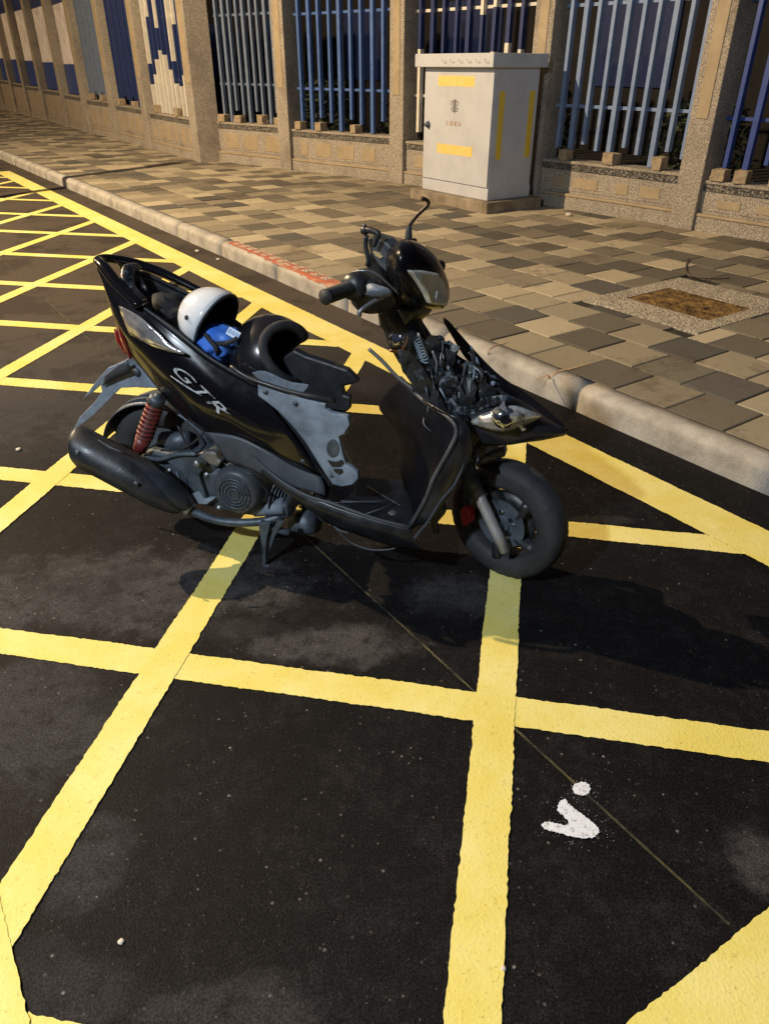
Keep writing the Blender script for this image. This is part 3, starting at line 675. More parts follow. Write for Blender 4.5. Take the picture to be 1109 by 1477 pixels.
a = fq(617.5, 179.5); lathe('lock_knob', [(0, .045), (.018, .042), (.024, .03), (.026, .008), (.034, .006), (.034, 0)], a - co + Vector((0, 0, 0)), -TV, MA['engine'], door, 20)
a = fq(642, 180, FT0 - .0175); text_obj('lettering', '\u4ea4 \u901a \u865f \u8a8c', MA['ink2'], a - co, SV, UP, .050, door, 0, .0004, 1.05)
# emblem: paired curled strokes in a ring
bm = bmesh.new(); c_ = fq(655.5, 154, FT0 - .0175) - co
def stroke(pts, r_=.0032): sweep(bm, [c_ + SV * x + UP * y for x, y in pts], r_, 5, 3)
for sg in (-1, 1):
    stroke([(sg * .008, .062), (sg * .008, -.045)]); stroke([(sg * .022, .058), (sg * .024, .0), (sg * .022, -.048)])
    stroke([(sg * .024, .050), (sg * .050, .046), (sg * .054, .022), (sg * .036, .010)]); stroke([(sg * .026, -.012), (sg * .052, -.010), (sg * .048, -.034), (sg * .030, -.040)])
stroke([(.0, .07), (.0, -.062)])
from_bm('emblem', bm, MA['ink'], door)
def sq(px, py): return hit(px, py, ST(FS1 + .002, 0), SV)
for p, q in (((717, 137), (720, 234)), ((767.5, 133), (759.5, 229))):
    a, b = sq(*p), sq(*q); t_ = (a.dot(TV) + b.dot(TV)) / 2; t_ = {717: FT0 + .10, 767.5: FT0 + .50}[p[0]]
    bm = bmesh.new(); box(bm, ST(0, 0) - co, SV, TV, FS1 + .0005, FS1 + .0025, t_ - .035, t_ + .035, .60, 1.19); from_bm('tape_strip', bm, MA['tape'], body)
# faint old writing on the lid edge
bm = bmesh.new(); rs = random.Random(9)
for k in range(6):
    x = -6.62 + .125 * k; pts = [ST(x, FT0 - .0865, 1.455) - co, ST(x + .03, FT0 - .0865, 1.425) - co, ST(x + .07, FT0 - .0865, 1.42) - co, ST(x + .055, FT0 - .0865, 1.44) - co]
    sweep(bm, pts, .0022, 4, 2)
from_bm('pencil_marks', bm, MA['ink'], lid)
# ================================================================== STREET FURNITURE OUT OF FRAME (they cast the light and a shadow)
def lamp_post(base, head, lab):
    l = thing('street_lamp', lab, 'street lamp', base); h = Vector(head) - Vector(base)
    tube('pole', [(0, 0, 0), (0, 0, h.z * .6), (0, 0, h.z - .3), (h.x * .4, h.y * .4, h.z + .1), (h.x, h.y, h.z + .12)], [.09, .07, .055, .045, .04], MA['engine'], l, 12, 6)
    bm = bmesh.new(); e = Vector((h.x, h.y, 0)).normalized() if Vector((h.x, h.y, 0)).length > .01 else SV; n = UP.cross(e)
    box(bm, (h.x, h.y, h.z), e, n, -.3, .3, -.13, .13, .04, .16); o = from_bm('lamp_head', bm, MA['engine'], l); bevel(o, .03, 2)
lamp_post(ST(-9.1, -5.2, 0), WARM, 'tall street lamp with a sodium head across the road')
lamp_post(ST(-27.2, -5.4, 0), WARM2, 'second sodium street lamp farther up across the road')
lamp_post(ST(-.2, -4.8, 0), COOL, 'street lamp with a white head standing behind the photographer')
p = thing('sign_pole', 'thin grey pole standing on the road side left of the hatching', 'pole', ST(-10.19, .5, 0)); tube('post', [(0, 0, 0), (0, 0, 2.0), (0, 0, 3.7)], .060, MA['engine'], p, 12, 2)
# small litter and twigs
tw = tube('twig', [gnd(992, 372, Z0 + .012), gnd(989, 390, Z0 + .006), gnd(1003, 400, Z0 + .006), gnd(1028, 402, Z0 + .006), gnd(1052, 401, Z0 + .01)], .004, MA['twig'], None, 6, 4)
tag(tw, 'thin bent twig lying on the paving above the rusty cover', 'twig')
def pebble(px, py, z, r, lab, m='litter'):
    bm = bmesh.new(); bmesh.ops.create_icosphere(bm, subdivisions=2, radius=r)
    for v in bm.verts: v.co *= 1 + .35 * noise.noise(v.co / r * 1.3 + Vector((px, py, 0))); v.co.z *= .5
    o = from_bm('pebble', bm, MA[m], None, True); o.location = gnd(px, py, z) + UP * r * .3; tag(o, lab, 'pebble')
pebble(820, 311, Z0, .035, 'pale stone on the paving right of the cabinet plinth')
pebble(28, 649, 0, .012, 'small white chip on the road left of the silencer tip')
pebble(175, 1359, 0, .006, 'tiny pale chip on the dark asphalt at the lower left')
pebble(725, 1398, 0, .006, 'tiny white chip beside the long yellow line at the bottom')
pebble(285, 363, 0, .02, 'pale litter crumb in the gutter behind the grab rail')
pebble(315, 375, 0, .018, 'pale litter crumb in the gutter below the red kerb paint')
bm = bmesh.new(); rs = random.Random(31)
for k in range(150):
    r = rs.randrange(0, 9); s_ = rs.uniform(-9, -.8); t_ = 2.705 + .31 * r + rs.uniform(-.004, .004)
    if MH[0] - .1 < s_ < MH[1] + .1 and MH[2] - .1 < t_ < MH[3] + .1: continue
    for j in range(rs.randrange(3, 8)):
        a = rs.uniform(0, 6.28); l = rs.uniform(.006, .020); b0 = ST(s_ + rs.uniform(-.02, .02), t_, Z0 - .004); tip = b0 + Vector((math.cos(a) * l, math.sin(a) * l, l * rs.uniform(.2, .9))); sd = Vector((-math.sin(a), math.cos(a), 0)) * .0022
        bm.faces.new([bm.verts.new(b0 - sd), bm.verts.new(b0 + sd), bm.verts.new(tip)])
wd_ = from_bm('joint_weeds', bm, MA['leaf'], norm=False); wd_['kind'] = 'stuff'; wd_['label'] = 'sparse weeds and moss growing in the joints of the paving'; wd_['category'] = 'weeds'
# SCOOTER
# ================================================================== SCOOTER
RA = Vector((-.835, 2.256, 0)); HA = math.radians(-15.483)
HX = Vector((math.cos(HA), math.sin(HA), 0)); RT = Vector((math.sin(HA), -math.cos(HA), 0))   # forward, right of the machine
sco = thing('scooter', 'black motor scooter with smashed front and missing seat standing on the yellow hatching', 'scooter', RA, HA)
def loc(w): d = w - RA; return Vector((d.dot(HX), -d.dot(RT), d.z))
def P(px, py, off=0.0): return loc(hit(px, py, RA + RT * off, RT))     # point traced on the plane `off` metres right of the middle
SA = math.radians(-39.7); SF = Vector((math.cos(SA), math.sin(SA), 0)); SR = Vector((math.sin(SA), -math.cos(SA), 0))
SO = Vector((.009, 2.022, 0)); WC = Vector((.384, 1.920, .196))
def H(px, py, off): return loc(hit(px, py, SO + SR * off, SR))          # on a plane of the turned handlebar
def HF(px, py, d): return loc(hit(px, py, SO + SF * d, SF))             # on a plane across the turned handlebar
def Wp(px, py, off): return loc(hit(px, py, WC + SR * off, SR))
z1 = lambda X, Y: (80 + X / 2.7725, 340 + Y / 2.7725)
z2 = lambda X, Y: (320 + X / 4.62, 440 + Y / 4.62)
z3 = lambda X, Y: (450 + X / 5.04, 280 + Y / 5.04)
z4 = lambda X, Y: (540 + X / 3.961, 440 + Y / 3.961)
z5 = lambda X, Y: (90 + X / 3.361, 560 + Y / 3.361)
z6 = lambda X, Y: (560 + X / 3.961, 600 + Y / 3.961)
zr = lambda X, Y: (440 + X / 2.5475, 270 + Y / 2.5475)
def row(z, pts, offs, F=P):
    n = len(pts)
    if isinstance(offs, (int, float)): offs = [offs] * n
    return [F(*z(*p), o) for p, o in zip(pts, offs)]
mir = lambda r: [Vector((p.x, -p.y, p.z)) for p in r]
RX, LY = Vector((0, -1, 0)), Vector((0, 1, 0))
# ---- side panels (right traced, left mirrored)
top = row(z1, [(163, 100), (240, 190), (330, 275), (430, 350), (520, 420), (610, 490), (700, 545), (812, 606)], [.03, .07, .10, .12, .13, .135, .135, .13])
m1 = row(z1, [(172, 140), (236, 262), (345, 375), (445, 460), (545, 540), (650, 610), (750, 668), (868, 690)], [.05, .10, .13, .15, .16, .165, .16, .145])
m2 = row(z1, [(190, 175), (243, 330), (362, 480), (470, 590), (572, 680), (690, 735), (800, 790), (950, 800)], [.05, .10, .13, .155, .17, .17, .165, .15])
bot = row(z1, [(215, 205), (262, 400), (372, 560), (480, 690), (600, 782), (740, 805), (880, 868), (1062, 962)], [.04, .08, .10, .125, .145, .15, .15, .14])
sp = sheet('side_panel', [top, m1, m2, bot], MA['gloss'], sco, .004, 6, 6)
sp['label'] = 'glossy black right side panel with white lettering'
lp = sheet('side_panel', [mir(top), mir(m1), mir(m2), mir(bot)], MA['gloss'], sco, .004, 6, 6)
# crease line and lettering
tube('crease', row(z1, [(600, 655), (690, 690), (790, 745), (878, 805)], [.178, .180, .176, .165]), [.0008, .003, .003, .0008], MA['gloss'], sp, 6, 5)
a = P(*z1(445, 462), .166); bb = P(*z1(668, 668), .184); ex = (bb - a); L = ex.length
ex.normalize(); ey = (Vector((0, 0, 1)) - ex * ex.z).normalized(); ey = (ey * .94 + ex * -.30).normalized()
tx = text_obj('lettering', 'GTR', MA['decal'], a - Vector((0, 0, .045)) + Vector((0, -.006, 0)), ex, ey, .054, sp, .6, .0006, 1.9)
# swooshes under the lettering
for pts in ([(460, 560), (520, 600), (585, 640)], [(610, 660), (660, 690), (705, 718)]):
    tube('decal_stroke', row(z1, pts, [.174, .180, .184]), [.0006, .0035, .0006], MA['decal'], sp, 6, 5)
# ---- tail: lamps
ln = sheet('rear_indicator', [row(z1, [(258, 280), (330, 318), (400, 375), (455, 428), (515, 470)], [.118, .146, .158, .165, .168]),
                         row(z1, [(272, 325), (338, 368), (400, 415), (455, 448), (517, 471)], [.122, .152, .166, .172, .170]),
                         row(z1, [(300, 392), (350, 420), (405, 445), (458, 462), (518, 473)], [.118, .146, .158, .166, .168])], MA['lens'], sco, .006, 5, 4)
tl = sheet('tail_lamp', [row(z1, [(218, 210), (232, 270), (246, 340), (262, 410), (300, 490)], [.03, .05, .06, .065, .06]),
                     row(z1, [(222, 212), (244, 290), (262, 370), (280, 430), (304, 492)], [.055, .09, .10, .10, .085])], MA['redlens'], sco, .01, 4, 3)
bm = bmesh.new(); sweep(bm, row(z1, [(245, 372), (262, 420), (285, 470)], .05), [.008, .013, .008], 8, 4); from_bm('reflector', bm, MA['redlens'], tl, True)
# ---- grab rail: loop round the tail and the arched bracket
gr = tube('grab_rail', [P(*z1(345, 285), .115), P(*z1(255, 200), .085), P(*z1(195, 125), .050), P(*z1(176, 97), .005), P(*z1(225, 92), -.05), P(*z1(320, 112), -.11), P(*z1(430, 150), -.14), P(*z1(560, 212), -.15), P(*z1(680, 275), -.15)], [.018, .019, .018, .016, .018, .021, .020, .017, .012], MA['gloss'], sco, 12, 6, .75)
tube('rail_bracket', [P(*z1(345, 262), .09), P(*z1(300, 215), .06), P(*z1(288, 170), .035), P(*z1(296, 130), 0), P(*z1(330, 122), -.05)], [.020, .022, .020, .018, .016], MA['scuffed'], sco, 12, 6, .5)
tube('rail_bracket', [P(*z1(470, 205), -.13), P(*z1(490, 240), -.10), P(*z1(500, 290), -.05)], [.018, .016, .014], MA['black'], sco, 10, 5, .6)
# inner tail cover and open storage bucket
bk = []
for i in range(1, 8):
    t = top[i]; wd = abs(t.y); dp = [.05, .10, .15, .20, .21, .19, .14][i - 1]
    bk.append([Vector((t.x, -wd + .006, t.z - .004)), Vector((t.x, -wd * .86, t.z - dp * .7)), Vector((t.x, -wd * .5, t.z - dp)), Vector((t.x, 0, t.z - dp * 1.05)), Vector((t.x, wd * .5, t.z - dp)), Vector((t.x, wd * .86, t.z - dp * .7)), Vector((t.x, wd - .006, t.z - .004))])
sheet('storage_bucket', bk, MA['black'], sco, .004, 4, 4)
tube('bucket_rim', [p + Vector((0, .002, .004)) for p in top[1:]], .006, MA['black'], sco, 8, 4)
tube('bucket_rim', [p + Vector((0, -.002, .004)) for p in mir(top[1:])], .006, MA['black'], sco, 8, 4)
lathe('inner_cap', [(0, .03), (.04, .028), (.055, .015), (.06, 0)], P(*z1(425, 262), -.02) - Vector((0, 0, .02)), (.2, -.3, .9), MA['black'], sco, 24)
# ---- grey inner frame cover below the missing seat
fc = plate('frame_cover', [P(*z2(*p), .145) for p in [(238, 520), (330, 558), (430, 592), (560, 628), (690, 664), (690, 694), (735, 722), (800, 732), (838, 745), (852, 800), (815, 862), (778, 878), (792, 935), (806, 1000), (826, 1062), (870, 1090), (905, 1118), (908, 1160), (870, 1200), (800, 1212), (738, 1198), (690, 1130), (640, 1050), (600, 985), (552, 910), (500, 845), (440, 775), (370, 705), (300, 650), (240, 606)]], (0, .02, 0), MA['bluegrey'], sco, .004)
fc['label'] = 'dusty blue-grey cover exposed under the missing seat'
sheet('frame_cover_front', [row(z2, [(700, 690), (790, 736), (845, 760)], [.13, .10, .02]), row(z2, [(700, 900), (775, 900), (800, 905)], [.14, .12, .04]), row(z2, [(720, 1150), (860, 1140), (908, 1130)], [.145, .13, .05])], MA['bluegrey'], sco, .004)
for p in ((290, 580), (490, 658), (540, 1040)): lathe('screw', [(0, .004), (.006, .004), (.008, 0)], P(*z2(*p), .147), RX, MA['engine'], fc, 12)
plate('recess', [P(*z2(740 + 42 * math.cos(t * .3927), 955 + 62 * math.sin(t * .3927)), .146) for t in range(16)], (0, -.002, 0), MA['engine'], fc, .001)
plate('recess', [P(*z2(*p), .1475) for p in [(705, 1032), (760, 1045), (800, 1030), (812, 1050), (790, 1072), (735, 1075)]], (0, -.003, 0), MA['black'], fc, 0)
plate('recess', [P(*z2(*p), .1475) for p in [(745, 1090), (800, 1092), (806, 1110), (780, 1126), (755, 1112)]], (0, -.003, 0), MA['black'], fc, 0)
tube('torn_lug', row(z2, [(845, 795), (838, 840), (800, 868)], [.12, .12, .12]), [.006, .008, .005], MA['bluegrey'], fc, 8, 4)
# remains of the seat base: black wedge in front and rim between helmet and cover
st_ = plate('seat_base', [P(*z2(*p), .03) for p in [(480, 300), (560, 340), (700, 385), (835, 432), (915, 512), (860, 535), (800, 545), (812, 600), (856, 612), (850, 700), (790, 735), (690, 690), (690, 662), (560, 625), (430, 588), (300, 540), (330, 440), (420, 340)]], (0, .03, 0), MA['black'], sco, .008)
plate('frame_backing', [P(*z1(*p), .135) for p in [(760, 800), (900, 820), (1010, 880), (1100, 985), (1085, 1050), (960, 1000), (850, 930), (760, 880)]], (0, .01, 0), MA['black'], sco, 0)
plate('frame_backing', [P(*z2(*p), .125) for p in [(180, 500), (430, 600), (560, 850), (660, 1080), (740, 1190), (640, 1180), (500, 1080), (300, 900), (150, 700)]], (0, .01, 0), MA['black'], sco, 0)
tube('seat_seam', row(z2, [(60, 410), (180, 485), (320, 535), (450, 575), (600, 608), (760, 640)], [.14, .15, .155, .155, .15, .13]), .007, MA['black'], sco, 8, 4)
# ---- lower side cover and skirt
sheet('lower_cover', [row(z1, [(592, 783), (720, 800), (830, 850), (960, 925), (1062, 965)], [.150, .155, .16, .155, .15]),
                      row(z1, [(640, 830), (740, 862), (850, 915), (960, 965), (1075, 1000)], [.160, .165, .168, .165, .158]),
                      row(z1, [(690, 905), (760, 925), (860, 965), (960, 1005), (1080, 1040)], [.165, .172, .176, .172, .168])], MA['dullgrey'], sco, .004, 5, 4)
sheet('side_skirt', [row(zr, [(-170, 1010), (-60, 1090), (60, 1150), (200, 1200), (330, 1240), (385, 1250)], [.165, .185, .20, .205, .205, .20]),
                     row(zr, [(-150, 1060), (-50, 1130), (60, 1190), (200, 1240), (340, 1285), (430, 1325)], [.175, .195, .21, .215, .21, .20]),
                     row(zr, [(-60, 1130), (20, 1190), (100, 1240), (220, 1285), (330, 1320), (425, 1334)], [.155, .175, .185, .19, .19, .19])], MA['skirt'], sco, .004, 5, 4)
tube('skirt_edge', row(zr, [(-200, 985), (-100, 1070), (0, 1130), (100, 1162), (250, 1215), (385, 1250)], [.17, .185, .20, .207, .21, .20]), [.003, .005, .005, .005, .005, .004], MA['dullgrey'], sco, 8, 4)
# floorboard: real level board with ribs
fl = []
fz = P(*zr(190, 1170), .1).z
def onz(px, py, z): return loc(gnd(px, py, z))
fb = [onz(*zr(*p), fz) for p in [(20, 1120), (190, 1060), (380, 1080), (520, 1120), (390, 1245), (210, 1200), (60, 1155)]]
plate('floorboard', fb, (0, 0, -.02), MA['skirt'], sco, .004)
for a, b in (((100, 1160), (330, 1150)), ((230, 1100), (350, 1170)), ((225, 1200), (345, 1160)), ((20, 1148), (300, 1160))):
    tube('floor_rib', [onz(*zr(*a), fz + .004), onz(*zr(*b), fz + .004)], .0025, MA['dullgrey'], sco, 6, 1)
lathe('floor_bolt', [(0, .004), (.010, .004), (.014, 0)], onz(*zr(322, 1196), fz + .001), UP, MA['alu'], sco, 14)
lathe('floor_bolt', [(0, .004), (.010, .004), (.014, 0)], onz(*zr(50, 1137), fz + .001), UP, MA['alu'], sco, 14)
# ---- leg shield, seen from behind
sheet('leg_shield', [row(zr, [(352, 702), (385, 730), (440, 782), (500, 830), (540, 858)], [-.02, .02, .08, .13, .16]),
                     row(zr, [(272, 800), (330, 800), (410, 830), (480, 868), (557, 905)], [-.10, -.02, .07, .13, .17]),
                     row(zr, [(338, 900), (365, 930), (410, 960), (470, 985), (525, 985)], [-.09, -.01, .07, .13, .18]),
                     row(zr, [(350, 1030), (372, 1060), (400, 1085), (440, 1095), (480, 1060)], [-.08, 0, .08, .14, .19]),
                     row(zr, [(380, 1150), (395, 1180), (400, 1200), (410, 1215), (420, 1200)], [-.04, .02, .09, .15, .195])], MA['shield'], sco, .005, 5, 5)
for pts, of, r_ in (([(350, 700), (430, 780), (530, 850), (556, 900), (530, 965), (475, 1065), (440, 1150), (385, 1245)], [.0, .08, .165, .185, .195, .20, .205, .205], .006),
                    ([(590, 905), (585, 1000), (550, 1090), (500, 1150), (450, 1230), (400, 1290), (380, 1300)], [.17, .18, .19, .195, .20, .20, .19], .005),
                    ([(235, 595), (285, 640), (338, 697), (400, 745)], [.0, .02, .04, .06], .0055)):
    tube('shield_edge', row(zr, pts, of), r_, MA['dullgrey'], sco, 8, 5)
sheet('torn_shield_side', [row(zr, [(430, 780), (520, 830), (580, 850)], [.10, .165, .17]), row(zr, [(560, 900), (585, 900), (610, 910)], [.18, .175, .16]),
                           row(zr, [(535, 980), (570, 1000), (605, 1010)], [.19, .19, .17]), row(zr, [(470, 1090), (520, 1100), (560, 1090)], [.20, .195, .18]), row(zr, [(400, 1235), (430, 1240), (470, 1215)], [.20, .20, .19])], MA['skirt'], sco, .004, 4, 4)
plate('torn_bracket', [P(*zr(*p), .15) for p in [(455, 1160), (500, 1150), (515, 1200), (480, 1240), (488, 1282), (472, 1280), (462, 1235), (440, 1225)]], (0, .03, 0), MA['scuffed'], sco, .003)
for pts in ([(100, 1240), (160, 1300), (230, 1330), (300, 1332), (345, 1322)], [(85, 1225), (125, 1260), (160, 1270)]):
    tube('loose_cable', row(zr, pts, [.16, .17, .175, .17, .16][:len(pts)]), .0032, MA['dullgrey'], sco, 6, 5)
# ---- under-bone frame, steering column
tube('frame_tube', [P(590, 480, 0), P(*zr(480, 760), 0), P(*zr(520, 900), 0), P(*zr(500, 1080), 0), P(*zr(400, 1190), 0), P(*zr(200, 1215), 0), P(440, 735, 0)], .030, MA['engine'], sco, 12, 5)
tube('steering_column', [H(*zr(335, 440), 0), H(*zr(375, 520), 0), P(*zr(470, 700), 0), P(*zr(560, 860), 0), Wp(*zr(600, 960), 0)], [.05, .045, .032, .030, .03], MA['black'], sco, 14, 4)
plate('column_cover', [P(*zr(*p), .055) for p in [(258, 455), (405, 455), (400, 520), (440, 580), (480, 640), (520, 720), (500, 790), (450, 720), (400, 690), (340, 650), (300, 580)]], (0, .10, 0), MA['black'], sco, .012)
kl = lathe('key_lock', [(0, .012), (.018, .012), (.024, .008), (.027, 0), (.027, -.012)], P(*zr(338, 552), .058), (-.45, -.80, .35), MA['chrome'], sco, 24)
tube('copper_trim', row(zr, [(312, 600), (345, 604), (372, 575), (378, 535)], .066), .0045, MA['copper'], kl, 8, 4)
# ---- crushed inner bodywork: torn plates, wires, brackets
rs = random.Random(21)
if True:
  pass
def shard(cx, cy, r, off, m, n=6, par=sco, nm='torn_plate'):
    a0 = rs.uniform(0, 6.28); pts = []
    tilt = rs.uniform(-.35, .35); tilt2 = rs.uniform(-.5, .5)
    c_ = P(*zr(cx, cy), off)
    for k in range(n):
        a = a0 + 6.283 * k / n; rr = r * rs.uniform(.45, 1.15); x, z = rr * math.cos(a) * .8, rr * math.sin(a) * 1.25
        pts.append(c_ + Vector((x, tilt * x + tilt2 * z, z)))
    bm = bmesh.new(); cen = bm.verts.new(c_ + Vector((0, -r * rs.uniform(.1, .5), 0))); vs = [bm.verts.new(p) for p in pts]
    for k in range(n): bm.faces.new([cen, vs[k], vs[(k + 1) % n]])
    bmesh.ops.subdivide_edges(bm, edges=bm.edges, cuts=2)
    for v in bm.verts: v.co += Vector((noise.noise(v.co * 40), noise.noise(v.co * 40 + Vector((3, 3, 3))), noise.noise(v.co * 40 + Vector((9, 1, 3))))) * .007
    o = from_bm(nm, bm, m, par); solid(o, .003, 0); return o
for k in range(9):
    cx, cy = [(470, 570), (520, 640), (600, 720), (540, 740), (590, 800), (560, 860), (650, 760), (500, 680), (600, 940)][k]
    shard(cx, cy, rs.uniform(.03, .045), rs.uniform(.05, .10), MA['scuffed' if k % 2 else 'black'], 8)
for k in range(44):
    u = rs.random(); v_ = rs.random()
    ax, ay = 430 + u * 190, 560 + u * 130
    bx, by = 540 + u * 70, 980
    cx, cy = ax + (bx - ax) * v_, ay + (by - ay) * v_
    shard(cx, cy, rs.uniform(.015, .042), rs.uniform(-.02, .11), MA[rs.choice(['scuffed', 'black', 'black', 'engine', 'black'])])
inn = sheet('inner_fairing', [row(zr, [(410, 600), (480, 620), (560, 650), (660, 700)], [.03, .05, .02, -.02]), row(zr, [(460, 740), (520, 740), (600, 760), (690, 770)], [.07, .09, .07, .03]),
                        row(zr, [(540, 850), (575, 860), (620, 850), (700, 830)], [.10, .12, .11, .08]), row(zr, [(580, 1000), (600, 980), (625, 950), (660, 900)], [.11, .12, .12, .10])], MA['scuffed'], sco, .005, 5, 5)
for k in range(17):
    x0, y0 = rs.uniform(420, 620), rs.uniform(560, 720); pts = [(x0, y0)]
    for j in range(4): pts.append((pts[-1][0] + rs.uniform(-18, 40), pts[-1][1] + rs.uniform(15, 70)))
    tube('wire', row(zr, pts, [rs.uniform(.03, .13) for _ in pts]), rs.choice([.0022, .003, .004]), MA[rs.choice(['black', 'dullgrey', 'engine', 'bluegrey'])], sco, 5, 4)
def crumple(pts, off, m, amp=.010, th=.004, seed=0):
    bm = bmesh.new(); vs = [bm.verts.new(P(*z4(*p), off)) for p in pts]; f = bm.faces.new(vs); bm.normal_update(); bmesh.ops.triangulate(bm, faces=[f])
    for _ in range(2): bmesh.ops.subdivide_edges(bm, edges=bm.edges, cuts=1); bmesh.ops.triangulate(bm, faces=bm.faces)
    for v in bm.verts:
        q = v.co * 16 + Vector((seed, 0, 0)); v.co += Vector((noise.noise(q) * .35, noise.noise(q + Vector((4, 4, 4))) * 2.2, noise.noise(q + Vector((8, 2, 1))) * .35)) * amp + Vector((0, noise.noise(v.co * 60), 0)) * amp * .5
    o = from_bm('torn_panel', bm, m, sco); solid(o, th, 0); return o
crumple([(325, 300), (380, 290), (430, 330), (478, 400), (505, 470), (530, 560), (490, 650), (430, 640), (392, 560), (378, 450), (345, 380)], .095, MA['scuffed'], .012, .004, 1)
crumple([(130, 250), (205, 262), (260, 335), (335, 430), (392, 540), (440, 650), (380, 645), (300, 560), (222, 470), (160, 380)], .105, MA['black'], .010, .005, 2)
crumple([(440, 640), (525, 630), (562, 720), (556, 800), (605, 880), (540, 940), (488, 860), (448, 760)], .135, MA['scuffed'], .014, .004, 3)
crumple([(340, 250), (400, 232), (470, 300), (530, 330), (470, 352), (380, 325)], .04, MA['black'], .012, .004, 5)
crumple([(520, 590), (640, 528), (760, 505), (812, 540), (700, 566), (600, 604), (530, 642)], .115, MA['scuffed'], .010, .004, 6)
crumple([(470, 430), (560, 425), (660, 438), (720, 480), (765, 522), (640, 545), (560, 562), (500, 540)], .05, MA['black'], .012, .004, 7)
crumple([(640, 400), (690, 400), (722, 440), (700, 500), (655, 470)], .0, MA['engine'], .008, .004, 8)
crumple([(250, 60), (300, 150), (322, 240), (350, 330), (318, 340), (262, 220), (215, 150)], .02, MA['dullgrey'], .008, .006, 9)
pb = plate('relay_box', [P(*z4(*p), .085) for p in [(505, 338), (560, 345), (618, 395), (600, 448), (556, 440), (508, 418)]], (0, .03, 0), MA['engine'], sco, .004)
for p in ((533, 412), (560, 432), (548, 385), (585, 410)): lathe('terminal', [(0, .006), (.0045, .006), (.005, 0)], P(*z4(*p), .087), RX, MA['alu'], pb, 8)
tube('bracket_rod', row(z4, [(560, 345), (616, 392), (602, 446)], .095), .003, MA['alu'], pb, 6, 1)
tube('ring_clip', [P(*z4(635 + 26 * math.cos(t * .5), 410 + 30 * math.sin(t * .5)), .06) for t in range(14)], .0035, MA['scuffed'], sco, 6, 2)
# ignition loom: pale coiled wires by the lock
for k in range(7):
    y = 560 + 11 * k; tube('wire', row(zr, [(395 + 4 * k, y), (415 + 4 * k, y - 14), (435 + 4 * k, y + 6), (420 + 4 * k, y + 20), (400 + 4 * k, y + 10)], .075), .0028, MA['bluegrey'], sco, 5, 4)
tube('bracket_rod', row(zr, [(415, 535), (432, 580), (452, 625)], .085), .0035, MA['alu'], sco, 6, 3)
plate('relay_box', [P(*zr(*p), .05) for p in [(585, 660), (640, 690), (628, 725), (575, 700)]], (0, .04, 0), MA['black'], sco, .004)
for p in ((600, 690), (612, 703), (560, 640), (690, 720), (575, 712)): lathe('connector', [(0, .008), (.006, .008), (.007, 0)], P(*zr(*p), .055), (.1, -1, .1), MA['bluegrey'], sco, 10)
tube('hose_loop', row(zr, [(470, 600), (480, 560), (500, 555), (508, 590), (490, 620)], .02), .007, MA['scuffed'], sco, 8, 4)
# ---- front cowl: long far-side strip to the nose and the near-side cheek with the lamp
cw = sheet('front_cowl', [row(z4, [(395, 70), (448, 118), (560, 250), (700, 392), (870, 512), (1000, 612), (1098, 705)], [-.17, -.16, -.15, -.13, -.10, -.05, .0]),
                     row(z4, [(398, 98), (480, 210), (590, 330), (700, 440), (850, 560), (990, 655), (1100, 716)], [-.17, -.15, -.125, -.10, -.07, -.02, .01]),
                     row(z4, [(432, 150), (520, 300), (620, 400), (700, 500), (830, 590), (975, 685), (1098, 728)], [-.165, -.14, -.11, -.07, -.03, .01, .02])], MA['gloss'], sco, .005, 5, 4)
cw['label'] = 'torn black front cowl hanging forward to a pointed nose'
sheet('cowl_cheek', [row(z4, [(510, 600), (640, 540), (760, 520), (860, 560), (980, 650), (1098, 712)], [.07, .06, .05, .045, .03, .012]),
                     row(z4, [(530, 640), (650, 620), (780, 620), (900, 650), (1000, 690), (1096, 725)], [.11, .12, .12, .10, .06, .02]),
                     row(z4, [(570, 700), (690, 740), (800, 760), (920, 752), (1020, 745), (1090, 735)], [.12, .135, .13, .11, .07, .025]),
                     row(z4, [(600, 800), (680, 800), (770, 795), (850, 782), (960, 768), (1080, 742)], [.10, .11, .11, .09, .06, .02])], MA['black'], sco, .005, 5, 4)
hl = sheet('headlamp', [row(z4, [(553, 660), (640, 618), (780, 576), (880, 602), (948, 630)], [.135, .15, .155, .14, .11]),
                   row(z4, [(556, 668), (660, 655), (770, 640), (870, 640), (946, 634)], [.145, .17, .175, .155, .115]),
                   row(z4, [(560, 676), (650, 706), (740, 716), (840, 690), (944, 640)], [.14, .158, .162, .147, .112])], MA['glass'], sco, .006, 5, 4)
hl['label'] = 'cracked almond-shaped headlamp unit'
lathe('lamp_reflector', [(0, .012), (.012, .016), (.024, .012), (.030, 0)], P(*z4(742, 645), .178), (.35, -.9, .15), MA['chrome'], hl, 20)
for c_ in ((700, 620), (735, 600), (790, 640), (815, 625)): shard(0, 0, .02, 0, MA['lens'], 5, hl, 'broken_glass').location = P(*z4(*c_), .183) - P(*zr(0, 0), 0)
shard(0, 0, .012, 0, MA['lens'], 5, hl, 'broken_glass').location = P(*z4(842, 700), .14) - P(*zr(0, 0), 0)
plate('lower_cowl', [P(*z6(*p), .09) for p in [(470, 40), (560, 80), (720, 90), (660, 160), (560, 215), (500, 262), (420, 330), (380, 330), (430, 200)]], (0, .03, 0), MA['scuffed'], sco, .005)
plate('front_mudguard', [P(*z6(*p), .02) for p in [(500, 262), (600, 200), (660, 180), (672, 240), (640, 245), (560, 245), (500, 300)]], (0, .05, 0), MA['dullgrey'], sco, .01)
sheet('cowl_glint', [row(z4, [(535, 270), (560, 300), (590, 340)], -.10), row(z4, [(550, 275), (585, 300), (602, 350)], -.10)], MA['bluegrey'], cw, .003, 3, 2)
